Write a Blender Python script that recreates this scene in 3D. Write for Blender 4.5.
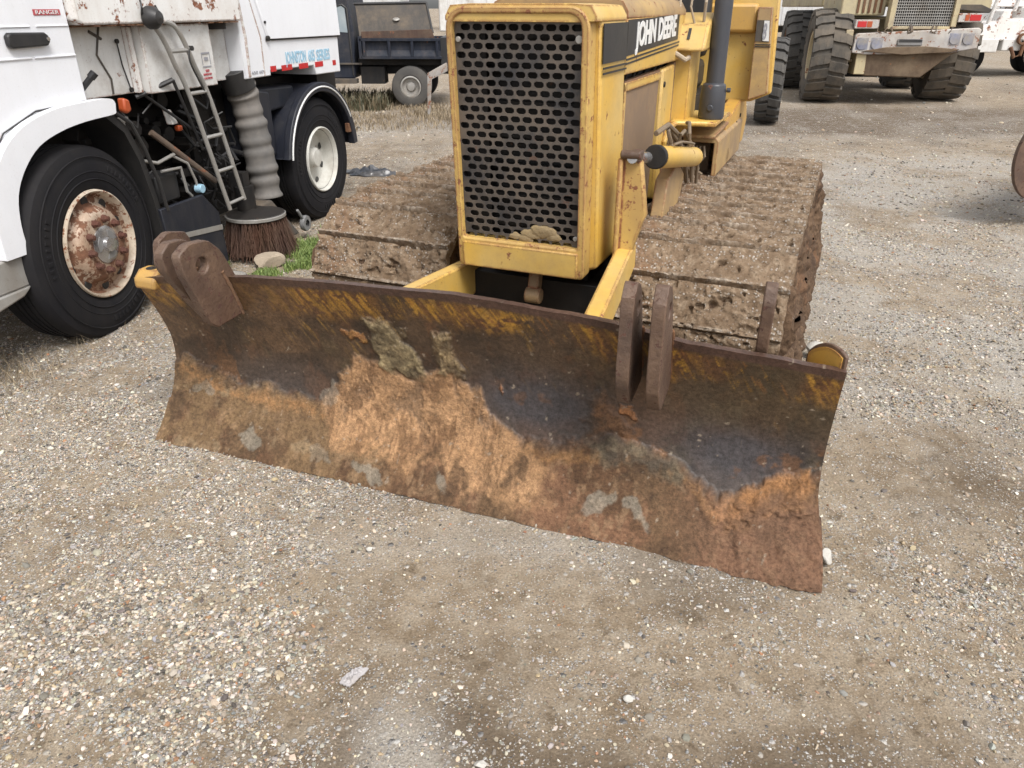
import bpy, math, random
import numpy as np
from mathutils import Vector, Matrix
R = math.radians
random.seed(7)
RNG = np.random.default_rng(7)
for _o in list(bpy.data.objects): bpy.data.objects.remove(_o)
SC = bpy.context.scene
COL = SC.collection

# ---------------------------------------------------------------- camera, sky, sun, exposure
cam_d = bpy.data.cameras.new("camera"); cam = bpy.data.objects.new("camera", cam_d); COL.objects.link(cam)
cam.location = (0, 0, 1.70); cam.rotation_euler = (R(90 - 27), 0, 0)
cam_d.sensor_width = 36.0; cam_d.lens = 740.0 / 1024 * 36; cam_d.clip_start = 0.05; cam_d.clip_end = 3000
SC.camera = cam
SC.render.resolution_x = 1024; SC.render.resolution_y = 768
SUN_EL, SUN_AZ = R(54), R(152)          # azimuth the light comes from, clockwise from +Y
world = bpy.data.worlds.new("World"); SC.world = world; world.use_nodes = True
wn = world.node_tree; wn.nodes.clear()
sky = wn.nodes.new("ShaderNodeTexSky"); sky.sky_type = 'NISHITA'; sky.sun_disc = False
sky.sun_elevation = SUN_EL; sky.sun_rotation = SUN_AZ; sky.dust_density = 3.0; sky.air_density = 1.0; sky.ozone_density = 1.0
hs = wn.nodes.new("ShaderNodeHueSaturation"); hs.inputs['Saturation'].default_value = 0.18
bg = wn.nodes.new("ShaderNodeBackground"); bg.inputs['Strength'].default_value = 0.125
wo = wn.nodes.new("ShaderNodeOutputWorld")
wn.links.new(sky.outputs[0], hs.inputs['Color']); wn.links.new(hs.outputs[0], bg.inputs['Color']); wn.links.new(bg.outputs[0], wo.inputs['Surface'])
sd = bpy.data.lights.new("sun", 'SUN'); sd.energy = 1.5; sd.angle = R(22); sd.color = (1, .965, .92)
so = bpy.data.objects.new("sun", sd); COL.objects.link(so)
sdir = Vector((math.sin(SUN_AZ) * math.cos(SUN_EL), math.cos(SUN_AZ) * math.cos(SUN_EL), math.sin(SUN_EL)))
so.rotation_euler = sdir.to_track_quat('Z', 'Y').to_euler(); so.location = (0, 0, 30)
SC.view_settings.view_transform = 'Standard'; SC.view_settings.look = 'None'
SC.view_settings.exposure = 0.93; SC.view_settings.gamma = 1.0; SC.view_settings.use_curve_mapping = False

# ---------------------------------------------------------------- numpy noise
_T = np.random.default_rng(3).random((64, 64, 64)).astype(np.float32)
def vn(p):
    i = np.floor(p).astype(int); f = p - i; f = f * f * (3 - 2 * f)
    a = i & 63; b = (i + 1) & 63
    x0, y0, z0 = a.T; x1, y1, z1 = b.T; fx, fy, fz = f.T
    def L(u, v, t): return u + (v - u) * t
    return L(L(L(_T[x0, y0, z0], _T[x1, y0, z0], fx), L(_T[x0, y1, z0], _T[x1, y1, z0], fx), fy),
             L(L(_T[x0, y0, z1], _T[x1, y0, z1], fx), L(_T[x0, y1, z1], _T[x1, y1, z1], fx), fy), fz)
def fbm(x, y, z=0.0, s=1.0, o=4, rough=.5):
    x = np.asarray(x, float); sh = x.shape
    p = np.stack([x.ravel(), np.broadcast_to(y, sh).ravel(), np.broadcast_to(z, sh).ravel()], 1) * s
    r = np.zeros(len(p)); a = 1.; t = 0.
    for k in range(o):
        r += a * vn(p + 17.3 * k); t += a; a *= rough; p = p * 2.03
    return (r / t).reshape(sh)
def sstep(a, b, x):
    t = np.clip((x - a) / (b - a), 0, 1); return t * t * (3 - 2 * t)

# ---------------------------------------------------------------- node helpers and materials
class NT:
    def __init__(s, name):
        s.m = bpy.data.materials.new(name); s.m.use_nodes = True; s.t = s.m.node_tree; s.t.nodes.clear()
        s.out = s.t.nodes.new("ShaderNodeOutputMaterial"); s.b = s.t.nodes.new("ShaderNodeBsdfPrincipled")
        s.t.links.new(s.b.outputs[0], s.out.inputs[0]); s._tc = s.t.nodes.new("ShaderNodeTexCoord")
    def n(s, ty, **k):
        q = s.t.nodes.new(ty)
        for a, b in k.items(): setattr(q, a, b)
        return q
    def set(s, sock, v):
        if isinstance(v, bpy.types.NodeSocket): s.t.links.new(v, sock)
        elif isinstance(v, (tuple, list)) and len(v) == 3 and sock.type == 'RGBA': sock.default_value = (*v, 1)
        else: sock.default_value = v
    def co(s, sc=(1, 1, 1)):
        if sc == (1, 1, 1): return s._tc.outputs['Object']
        m = s.n("ShaderNodeMapping"); m.inputs['Scale'].default_value = sc; s.set(m.inputs[0], s._tc.outputs['Object']); return m.outputs[0]
    def noise(s, scale, det=6, rough=.6, co=None, dist=0):
        q = s.n("ShaderNodeTexNoise"); s.set(q.inputs['Vector'], co or s.co()); q.inputs['Scale'].default_value = scale
        q.inputs['Detail'].default_value = det; q.inputs['Roughness'].default_value = rough; q.inputs['Distortion'].default_value = dist
        return q.outputs[0]
    def vor(s, scale, co=None, feat='F1'):
        q = s.n("ShaderNodeTexVoronoi", feature=feat); s.set(q.inputs['Vector'], co or s.co()); q.inputs['Scale'].default_value = scale
        return q
    def ramp(s, f, a, b):
        q = s.n("ShaderNodeMapRange"); q.clamp = True; s.set(q.inputs[0], f); q.inputs[1].default_value = a; q.inputs[2].default_value = b
        return q.outputs[0]
    def cr(s, f, stops):
        q = s.n("ShaderNodeValToRGB"); s.set(q.inputs[0], f); e = q.color_ramp.elements
        while len(e) > 1: e.remove(e[-1])
        e[0].position = stops[0][0]; e[0].color = (*stops[0][1], 1)
        for p, c in stops[1:]:
            k = e.new(p); k.color = (*c, 1)
        return q.outputs[0]
    def mix(s, f, a, b, mode='MIX'):
        q = s.n("ShaderNodeMix", data_type='RGBA', blend_type=mode); q.clamp_factor = True
        s.set(q.inputs[0], f); s.set(q.inputs[6], a); s.set(q.inputs[7], b); return q.outputs[2]
    def math(s, op, a, b=0.):
        q = s.n("ShaderNodeMath", operation=op); s.set(q.inputs[0], a); s.set(q.inputs[1], b); return q.outputs[0]
    def attr(s, name):
        q = s.n("ShaderNodeAttribute"); q.attribute_name = name; return q
    def bump(s, h, strength=.3, dist=.01, nrm=None):
        q = s.n("ShaderNodeBump"); q.inputs['Strength'].default_value = strength; q.inputs['Distance'].default_value = dist
        s.set(q.inputs['Height'], h)
        if nrm: s.set(q.inputs['Normal'], nrm)
        s.set(s.b.inputs['Normal'], q.outputs[0]); return q.outputs[0]
    def edge(s, r=.008):
        bv = s.n("ShaderNodeBevel"); bv.samples = 4; bv.inputs[0].default_value = r
        g = s.n("ShaderNodeNewGeometry"); d = s.n("ShaderNodeVectorMath", operation='DOT_PRODUCT')
        s.set(d.inputs[0], bv.outputs[0]); s.set(d.inputs[1], g.outputs['Normal'])
        return s.ramp(d.outputs['Value'], .995, .90)

def paint(name, base, alt=None, rough=.45, metal=0., rust=0.0, rustcol=(.13, .05, .025), dirt=.25, dirtcol=(.19, .14, .09), rs=9., edge=0., bump=.12, spec=.5, dirts=2.2, seed=0.):
    t = NT(name)
    mp = t.n("ShaderNodeMapping"); mp.inputs['Location'].default_value = (seed, seed * 1.7, seed * .6); t.set(mp.inputs[0], t._tc.outputs['Object']); co = mp.outputs[0]
    alt = alt or tuple(c * .8 for c in base)
    c = t.mix(t.ramp(t.noise(2.5, 7, .62, co), .35, .68), base, alt)
    ms = t.n("ShaderNodeMapping"); ms.inputs['Scale'].default_value = (9, 9, .9); t.set(ms.inputs[0], co)
    streak = t.ramp(t.noise(1.6, 6, .6, ms.outputs[0]), .45, .75)
    dm = t.ramp(t.noise(dirts, 10, .72, co), .60 - dirt * .45, .74 - dirt * .3)
    spk = t.ramp(t.noise(95, 6, .75, co), .58, .66); c = t.mix(t.math('MULTIPLY', spk, min(.6, .15 + dirt)), c, tuple(k * .8 for k in dirtcol))
    c = t.mix(t.math('MULTIPLY', t.math('MAXIMUM', dm, t.math('MULTIPLY', streak, .6)), min(1, dirt * 1.7)), c, dirtcol)
    nr = t.noise(rs, 10, .72, co)
    rm = t.ramp(nr, .685 - rust * .42, .71 - rust * .42) if rust > 0 else None
    if edge > 0:
        em = t.ramp(t.math('MULTIPLY', t.edge(.018), t.ramp(t.noise(24, 8, .75, co), .38, .56)), .18 + (1 - edge) * .3, .40 + (1 - edge) * .3)
        rm = t.math('MAXIMUM', rm, em) if rm else em
    rr = rough
    if rm:
        rc = t.mix(t.ramp(t.noise(35, 6, .7, co), .3, .7), rustcol, tuple(min(1, k * 2.1) for k in rustcol))
        c = t.mix(rm, c, rc)
        q = t.n("ShaderNodeMapRange"); t.set(q.inputs[0], rm); q.inputs[3].default_value = rough; q.inputs[4].default_value = .9; rr = q.outputs[0]
    t.set(t.b.inputs['Base Color'], c); t.b.inputs['Metallic'].default_value = metal; t.set(t.b.inputs['Roughness'], rr)
    t.b.inputs['Specular IOR Level'].default_value = spec
    h = t.math('ADD', t.noise(60, 5, .6, co), t.math('MULTIPLY', nr, 1.5))
    if rm: h = t.math('SUBTRACT', h, t.math('MULTIPLY', rm, .7))
    t.bump(h, bump, .004)
    return t.m

M = {}
YEL = (.60, .365, .062)
M['yellow'] = paint('yellow_paint', YEL, (.56, .40, .15), .42, rust=.14, dirt=.26, edge=.85, rs=11, dirtcol=(.30, .2, .09))
M['yellow_dirty'] = paint('dirty_yellow_paint', (.47, .31, .11), (.36, .24, .12), .6, rust=.16, dirt=.5, edge=.6, dirtcol=(.22, .15, .09))
M['yellow_brown'] = paint('muddy_yellow_paint', (.34, .22, .11), (.23, .15, .09), .7, rust=.12, dirt=.6, edge=.5, dirtcol=(.19, .13, .085))
M['yellow_orange'] = paint('ochre_paint', (.52, .29, .05), (.45, .27, .08), .5, rust=.14, dirt=.22, edge=.8)
M['frame_rusty'] = paint('rusted_yellow_frame', (.54, .36, .10), (.38, .23, .085), .5, rust=.27, dirt=.2, edge=1., rs=26)
M['black_paint'] = paint('black_paint', (.014, .014, .016), (.025, .024, .023), .5, rust=.0, dirt=.15, dirtcol=(.09, .08, .07))
M['black_metal'] = paint('greasy_black_metal', (.010, .010, .011), (.022, .019, .017), .6, rust=.08, rustcol=(.05,.025,.015), dirt=.3, dirtcol=(.04, .032, .025), spec=.3)
M['grille'] = paint('black_grille_metal', (.030, .030, .033), (.07, .062, .056), .5, rust=.16, rustcol=(.06, .036, .026), dirt=.5, dirtcol=(.12, .095, .075), dirts=5.)
M['pipe'] = paint('dark_steel_pipe', (.035, .04, .052), (.05, .05, .055), .38, rust=.06, dirt=.2, dirtcol=(.09, .08, .075))
M['lug'] = paint('rust_brown_steel', (.098, .055, .036), (.058, .038, .030), .55, rust=.28, rustcol=(.055, .026, .018), dirt=.4, dirtcol=(.16, .10, .065), edge=.0, bump=.55, rs=30, dirts=7.)
M['rust'] = paint('deep_rust', (.10, .042, .022), (.17, .075, .03), .85, rust=.1, dirt=.3, bump=.6)
M['decal_white'] = paint('faded_white_decal', (.72, .72, .70), (.6, .6, .6), .5, dirt=.1)
M['white'] = paint('white_truck_paint', (.74, .75, .78), (.70, .71, .74), .38, dirt=.07, dirtcol=(.42, .38, .33), rust=.03, dirts=1.6)
M['white_dirty'] = paint('grimy_white_paint', (.66, .66, .645), (.56, .55, .53), .5, dirt=.28, dirtcol=(.30, .25, .2), rust=.12, edge=.7, dirts=2.5)
M['white_rust'] = paint('white_paint_with_rust', (.74, .735, .72), (.66, .64, .61), .5, dirt=.2, dirtcol=(.38, .28, .2), rust=.31, rs=6, edge=.8)
M['silver'] = paint('dull_galvanised_steel', (.40, .39, .37), (.3, .29, .27), .45, metal=.35, dirt=.25, rust=.05)
M['hose'] = paint('grey_hose_rubber', (.125, .122, .118), (.08, .078, .075), .75, dirt=.5, dirtcol=(.2, .18, .16))
M['tyre'] = paint('black_tyre_rubber', (.0095, .0095, .012), (.017, .016, .017), .8, dirt=.16, dirtcol=(.04, .035, .03), spec=.2)
M['tyre_grey'] = paint('weathered_tyre_rubber', (.082, .077, .070), (.055, .052, .048), .88, dirt=.5, dirtcol=(.15, .125, .098), bump=.6, spec=.2)
M['tyre_worn'] = paint('dusty_tyre_rubber', (.05, .048, .046), (.07, .065, .06), .85, dirt=.3, dirtcol=(.11, .1, .085), bump=.3)
M['rim_rust'] = paint('rusted_cream_rim', (.60, .52, .42), (.45, .30, .19), .5, dirt=.5, dirtcol=(.22, .12, .07), rust=.46, rustcol=(.11, .052, .03), rs=13, metal=.1)
M['rim_lip'] = paint('cream_rim_lip', (.60, .52, .42), (.45, .36, .27), .4, dirt=.4, rust=.3, rs=20)
M['rim_white'] = paint('white_rim', (.62, .62, .58), (.5, .49, .45), .5, dirt=.25, rust=.1, rs=14)
M['chrome'] = paint('dull_chrome_hub', (.6, .6, .62), (.35, .34, .33), .25, metal=.8, dirt=.25, rust=.15, rs=14)
M['hub_dark'] = paint('grey_hub_cap', (.22, .22, .22), (.15, .15, .15), .5, dirt=.2)
M['nut'] = paint('rusted_nut', (.10, .035, .022), (.07, .028, .02), .8, dirt=.1)
M['navy'] = paint('dark_navy_panel', (.007, .009, .017), (.012, .014, .022), .5, dirt=.22, dirtcol=(.07, .065, .06))
M['bluedump'] = paint('faded_navy_paint', (.010, .014, .025), (.02, .024, .034), .6, spec=.25, dirt=.2, dirtcol=(.12, .1, .085), rust=.1)
M['greycover'] = paint('grey_brown_sheet', (.065, .058, .052), (.05, .045, .04), .8, dirt=.3)
M['rustdark'] = paint('dark_rusty_tube', (.07, .06, .055), (.10, .06, .04), .7, rust=.25, dirt=.4)
M['rustboard'] = paint('dark_rusted_board', (.075, .038, .026), (.05, .034, .028), .85, rust=.2, dirt=.3)
M['redlabel'] = paint('faded_red_label', (.45, .05, .07), (.4, .07, .08), .5, dirt=.1)
M['red'] = paint('red_reflector', (.50, .02, .025), (.42, .02, .02), .3, dirt=.12)
M['orange'] = paint('orange_plastic', (.42, .075, .02), (.3, .06, .02), .4, dirt=.1)
M['bluetext'] = paint('faded_blue_lettering', (.28, .48, .62), (.36, .52, .62), .5, dirt=.05)
M['greytext'] = paint('grey_lettering', (.3, .3, .33), None, .6, dirt=.05)
M['hv_yellow'] = paint('chalky_yellow_paint', (.50, .42, .24), (.42, .36, .24), .65, dirt=.4, dirtcol=(.28, .23, .17), rust=.18, rs=6, edge=.7)
M['hv_white'] = paint('scuffed_white_bumper', (.55, .52, .47), (.3, .3, .32), .6, dirt=.35, dirtcol=(.30, .24, .18), rust=.27, rs=9, edge=.9)
M['hv_blue'] = paint('blue_lamp_glass', (.09, .11, .19), (.33, .33, .38), .2, dirt=.45, dirtcol=(.3, .27, .22))
M['mudbrown'] = paint('oily_brown_mud', (.06, .038, .024), (.12, .078, .045), .85, dirt=.4, rust=.12, bump=.9, rustcol=(.15, .07, .03))
M['glass'] = paint('dusty_window_glass', (.20, .25, .28), (.32, .36, .38), .12, dirt=.2, dirtcol=(.3, .32, .32))
M['rock_tan'] = paint('tan_stone', (.40, .33, .25), (.33, .27, .2), .9, dirt=.15, bump=.8)
M['rock_white'] = paint('chalky_white_stone', (.52, .50, .46), (.42, .40, .36), .9, dirt=.15, bump=.8)
M['rock_grey'] = paint('grey_stone', (.26, .25, .23), (.2, .19, .17), .9, dirt=.2, bump=.8)
M['rag'] = paint('dark_plastic_sheet', (.028, .032, .042), (.05, .055, .065), .32, dirt=.3, dirtcol=(.16, .14, .12))
M['paper'] = paint('crumpled_grey_paper', (.45, .43, .43), (.33, .31, .31), .7, dirt=.25)
M['bristle'] = paint('rusty_bristle', (.035, .018, .013), (.085, .038, .022), .8, dirt=.2)
M['bark'] = paint('grey_bark', (.10, .08, .065), (.06, .05, .042), .9, dirt=.2, bump=.8)
M['trailer'] = paint('pale_trailer_sheet', (.55, .56, .57), (.48, .48, .48), .5, dirt=.25, rust=.08)
M['scrap'] = paint('weathered_scrap_metal', (.34, .33, .32), (.25, .22, .2), .6, rust=.35, dirt=.5)
M['clay'] = paint('dry_yellow_clay', (.30, .22, .11), (.22, .16, .08), .9, dirt=.4, bump=1.)
M['wood'] = paint('old_timber', (.20, .15, .10), (.14, .11, .08), .85, dirt=.3, bump=.5)

def foliage(name, c1, c2):
    t = NT(name); g = t.n("ShaderNodeObjectInfo"); a = t.attr('tint')
    t.set(t.b.inputs['Base Color'], t.mix(a.outputs['Fac'], c1, c2)); t.b.inputs['Roughness'].default_value = .6
    return t.m
M['grass'] = foliage('green_grass_blades', (.085, .15, .03), (.26, .32, .10))
M['drygrass'] = foliage('dry_straw_blades', (.17, .13, .08), (.33, .26, .17))
M['scrub'] = foliage('brown_scrub', (.05, .055, .028), (.16, .12, .07))
M['leaf'] = foliage('tree_leaves', (.035, .05, .02), (.08, .10, .04))

def mud_mat(name, dark, mid, pale, speck=.5, attr=None):
    t = NT(name); co = t.co()
    a = t.noise(6, 9, .68, co); b = t.noise(28, 8, .7, co)
    c = t.mix(t.ramp(a, .38, .62), dark, mid); c = t.mix(t.ramp(b, .5, .75), c, pale)
    red = t.ramp(t.noise(3.1, 5, .6, co, .6), .56, .68); c = t.mix(t.math('MULTIPLY', red, .6), c, (.19, .095, .05)); c = t.mix(t.ramp(t.noise(48, 8, .8, co), .51, .64), c, tuple(k * .45 for k in dark))
    crack = t.ramp(t.noise(9, 4, .7, t.co((1, 1, 1)), 1.4), .47, .5)
    v = t.vor(75, co); v2 = t.vor(38, co)
    sp = t.math('MULTIPLY', t.ramp(v.outputs['Distance'], .42, .3), t.ramp(t.math('ADD', t.noise(5, 4, .6, co), 0.), .62 - speck * .2, .68 - speck * .2))
    pick = t.n("ShaderNodeSeparateColor"); t.set(pick.inputs[0], v.outputs['Color'])
    sp = t.math('MULTIPLY', sp, t.ramp(pick.outputs[0], .45, .5))
    sc = t.mix(pick.outputs[1], (.42, .38, .34), (.30, .25, .2))
    c = t.mix(sp, c, sc)
    if attr:
        at = t.attr(attr); c = t.mix(t.math('MULTIPLY', at.outputs['Fac'], t.ramp(t.noise(40, 6, .7, co), .35, .6)), c, t.mix(b, (.30, .25, .20), (.46, .41, .35)))
    t.set(t.b.inputs['Base Color'], c); t.b.inputs['Roughness'].default_value = .92; t.b.inputs['Specular IOR Level'].default_value = .2
    h = t.math('ADD', t.math('MULTIPLY', a, 1.6), t.math('ADD', b, t.math('MULTIPLY', sp, .5)))
    t.bump(t.math('ADD', h, t.math('MULTIPLY', t.ramp(v2.outputs['Distance'], .7, 0), .5)), .8, .009)
    return t.m
M['trackmud'] = mud_mat('dried_track_mud', (.135, .090, .056), (.25, .18, .12), (.36, .285, .205), .75, 'pale')
M['sidemud'] = mud_mat('damp_side_mud', (.065, .04, .026), (.12, .075, .045), (.19, .125, .08), .1)

def blade_mat():
    t = NT('painted_and_mud_caked_steel'); co = t.co()
    a = t.attr('Col'); r = t.attr('mud')
    fine = t.noise(70, 8, .75, co); mid = t.noise(16, 8, .7, co)
    c = t.mix(1., a.outputs['Color'], t.mix(t.ramp(fine, .3, .72), (.42, .40, .38), (1.5, 1.46, 1.4)), 'MULTIPLY')
    c = t.mix(1., c, t.mix(t.ramp(mid, .3, .7), (.74, .73, .72), (1.24, 1.22, 1.19)), 'MULTIPLY'); c = t.mix(t.math('MULTIPLY', t.ramp(t.noise(30, 8, .78, co, .8), .56, .66), .45), c, (.05, .034, .024))
    # diagonal hair scratches
    m = t.n("ShaderNodeMapping"); m.inputs['Rotation'].default_value = (0, R(24), 0); m.inputs['Scale'].default_value = (160, 20, 7); t.set(m.inputs[0], co)
    sc = t.ramp(t.noise(1, 4, .6, m.outputs[0]), .70, .76)
    c = t.mix(t.math('MULTIPLY', t.math('MULTIPLY', sc, .35), t.math('SUBTRACT', 1., r.outputs['Fac'])), c, (.30, .23, .15))
    t.set(t.b.inputs['Base Color'], c)
    q = t.n("ShaderNodeMapRange"); t.set(q.inputs[0], r.outputs['Fac']); q.inputs[3].default_value = .40; q.inputs[4].default_value = .93; t.set(t.b.inputs['Roughness'], q.outputs[0])
    t.b.inputs['Specular IOR Level'].default_value = .4
    q2 = t.n("ShaderNodeMapRange"); t.set(q2.inputs[0], r.outputs['Fac']); q2.inputs[3].default_value = .25; q2.inputs[4].default_value = 1.3
    t.bump(t.math('MULTIPLY', t.math('ADD', fine, t.math('MULTIPLY', mid, 1.9)), q2.outputs[0]), .9, .009)
    return t.m
M['blade'] = blade_mat()

def ground_mat():
    t = NT('dirt_and_gravel'); co = t.co()
    G = t.attr('gravel').outputs['Fac']; D = t.attr('dark_soil').outputs['Fac']; W = t.attr('pale').outputs['Fac']
    big = t.noise(1.3, 6, .6, co); n = t.noise(14, 9, .72, co); f = t.noise(130, 6, .72, co)
    soil = t.mix(t.ramp(big, .38, .62), (.275, .205, .135), (.39, .308, .215)); mid_ = t.noise(5.5, 8, .68, co); soil = t.mix(t.ramp(mid_, .42, .62), soil, (.46, .375, .275)); soil = t.mix(t.ramp(t.noise(8.5, 6, .7, co, .5), .56, .66), soil, (.20, .15, .10))
    soil = t.mix(t.ramp(n, .5, .7), soil, (.50, .43, .335))
    soil = t.mix(t.math('MULTIPLY', D, .85), soil, (.135, .098, .066))
    soil = t.mix(t.math('MULTIPLY', W, .8), soil, (.52, .475, .41))
    soil = t.mix(t.ramp(f, .35, .7), t.mix(.60, soil, (.05, .038, .026)), soil)
    STC = [(0, (.12, .115, .115)), (.16, (.25, .24, .23)), (.32, (.38, .355, .32)), (.48, (.50, .48, .45)), (.6, (.34, .29, .23)), (.7, (.56, .54, .50)), (.82, (.42, .41, .41)), (.92, (.66, .635, .59)), (1, (.36, .22, .15))]
    def layer(c, sc, cover, lo, seed):
        mp = t.n("ShaderNodeMapping"); mp.inputs['Location'].default_value = (seed, seed, seed); t.set(mp.inputs[0], co)
        wob = t.n("ShaderNodeVectorMath", operation='ADD'); nz = t.n("ShaderNodeTexNoise"); nz.inputs['Scale'].default_value = sc * .6; t.set(nz.inputs['Vector'], co)
        s2 = t.n("ShaderNodeVectorMath", operation='SCALE'); t.set(s2.inputs[0], nz.outputs['Color']); s2.inputs['Scale'].default_value = .9 / sc
        t.set(wob.inputs[0], mp.outputs[0]); t.set(wob.inputs[1], s2.outputs[0])
        v = t.vor(sc, wob.outputs[0]); sep = t.n("ShaderNodeSeparateColor"); t.set(sep.inputs[0], v.outputs['Color'])
        m = t.ramp(v.outputs['Distance'], .55, .42)
        keep = t.ramp(t.math('SUBTRACT', cover, sep.outputs[1]), -.02, .02)
        m = t.math('MULTIPLY', m, keep)
        h = t.math('MULTIPLY', m, t.ramp(v.outputs['Distance'], .6, .05))
        return t.mix(m, c, t.cr(sep.outputs[0], STC)), h
    clu = t.ramp(t.noise(7.5, 7, .66, co), .40, .57); clu = t.math('MAXIMUM', clu, t.math('MULTIPLY', G, .8)); g1 = t.math('MULTIPLY', t.math('ADD', t.math('MULTIPLY', G, .66), .24), clu)
    c, h1 = layer(soil, 190, g1, 0, 3.)
    c, h2 = layer(c, 95, t.math('MULTIPLY', t.math('ADD', t.math('MULTIPLY', G, .55), .10), clu), 0, 9.)
    c, h3 = layer(c, 52, t.math('ADD', t.math('MULTIPLY', G, .20), .02), 0, 21.)
    t.set(t.b.inputs['Base Color'], c); t.b.inputs['Roughness'].default_value = .95; t.b.inputs['Specular IOR Level'].default_value = .18
    h = t.math('ADD', t.math('MULTIPLY', h1, .5), t.math('ADD', t.math('MULTIPLY', h2, .9), t.math('MULTIPLY', h3, 1.6)))
    t.bump(t.math('ADD', h, t.math('ADD', t.math('MULTIPLY', f, .8), n)), .8, .010)
    return t.m
M['ground'] = ground_mat()
def stone_mat():
    t = NT('pebble_stone'); a = t.attr('Col'); n = t.noise(120, 5, .7)
    t.set(t.b.inputs['Base Color'], t.mix(1., a.outputs['Color'], t.mix(t.ramp(n, .3, .7), (.75, .74, .72), (1.15, 1.15, 1.15)), 'MULTIPLY'))
    t.b.inputs['Roughness'].default_value = .85; t.b.inputs['Specular IOR Level'].default_value = .3
    return t.m
M['stone'] = stone_mat()

# ---------------------------------------------------------------- mesh builder
class MB:
    def __init__(s): s.v = []; s.f = []
    def add(s, vs, fs):
        b = len(s.v); s.v += [tuple(map(float, q)) for q in vs]; s.f += [tuple(b + i for i in q) for q in fs]; return s
    def box(s, x0, x1, y0, y1, z0, z1):
        return s.add([(x0, y0, z0), (x1, y0, z0), (x1, y1, z0), (x0, y1, z0), (x0, y0, z1), (x1, y0, z1), (x1, y1, z1), (x0, y1, z1)],
                     [(0, 3, 2, 1), (4, 5, 6, 7), (0, 1, 5, 4), (1, 2, 6, 5), (2, 3, 7, 6), (3, 0, 4, 7)])
    def hexa(s, p):
        return s.add(p, [(0, 3, 2, 1), (4, 5, 6, 7), (0, 1, 5, 4), (1, 2, 6, 5), (2, 3, 7, 6), (3, 0, 4, 7)])
    def prism(s, poly, ax, a, b, off=None):
        """poly in the two axes other than ax (cyclic-free order: x:(y,z) y:(x,z) z:(x,y)); extruded from a to b"""
        n = len(poly); P = []
        for t in (a, b):
            for p, q in poly:
                P.append((t, p, q) if ax == 'x' else (p, t, q) if ax == 'y' else (p, q, t))
        return s.add(P, [tuple(range(n)), tuple(range(2 * n - 1, n - 1, -1))] + [(i, n + i, n + (i + 1) % n, (i + 1) % n) for i in range(n)])
    def tube(s, pts, r, n=10, cap=True):
        pts = [Vector(p) for p in pts]; rs = r if isinstance(r, (list, tuple)) else [r] * len(pts)
        up = None; V = []; F = []
        for i, p in enumerate(pts):
            d = (pts[min(i + 1, len(pts) - 1)] - pts[max(i - 1, 0)]).normalized()
            if up is None: up = Vector((0, 0, 1)) if abs(d.z) < .9 else Vector((1, 0, 0))
            a = d.cross(up).normalized(); up = a.cross(d).normalized()
            for k in range(n):
                t = 2 * math.pi * k / n; V.append(p + (a * math.cos(t) + up * math.sin(t)) * rs[i])
        for i in range(len(pts) - 1):
            for k in range(n): F.append((i * n + k, i * n + (k + 1) % n, (i + 1) * n + (k + 1) % n, (i + 1) * n + k))
        if cap: F.append(tuple(range(n - 1, -1, -1))); F.append(tuple(range((len(pts) - 1) * n, len(pts) * n)))
        return s.add(V, F)
    def lathe(s, prof, c, ax='x', n=48, closed=False):
        """prof: (radius, height along axis)"""
        V = []; F = []; m = len(prof)
        for k in range(n):
            t = 2 * math.pi * k / n; cs, sn = math.cos(t), math.sin(t)
            for r, h in prof:
                V.append((c[0] + h, c[1] + r * cs, c[2] + r * sn) if ax == 'x' else (c[0] + r * cs, c[1] + h, c[2] + r * sn) if ax == 'y' else (c[0] + r * cs, c[1] + r * sn, c[2] + h))
        for k in range(n):
            for i in range(m - 1 + (1 if closed else 0)):
                a = k * m + i; b = k * m + (i + 1) % m; q = ((k + 1) % n) * m
                F.append((a, b, q + (i + 1) % m, q + i))
        return s.add(V, F)
    def cyl(s, c, r, h0, h1, ax='x', n=20): return s.lathe([(0.0001, h0), (r, h0), (r, h1), (0.0001, h1)], c, ax, n)
    def xf(s, fn): s.v = [tuple(fn(*q)) for q in s.v]; return s

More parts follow.
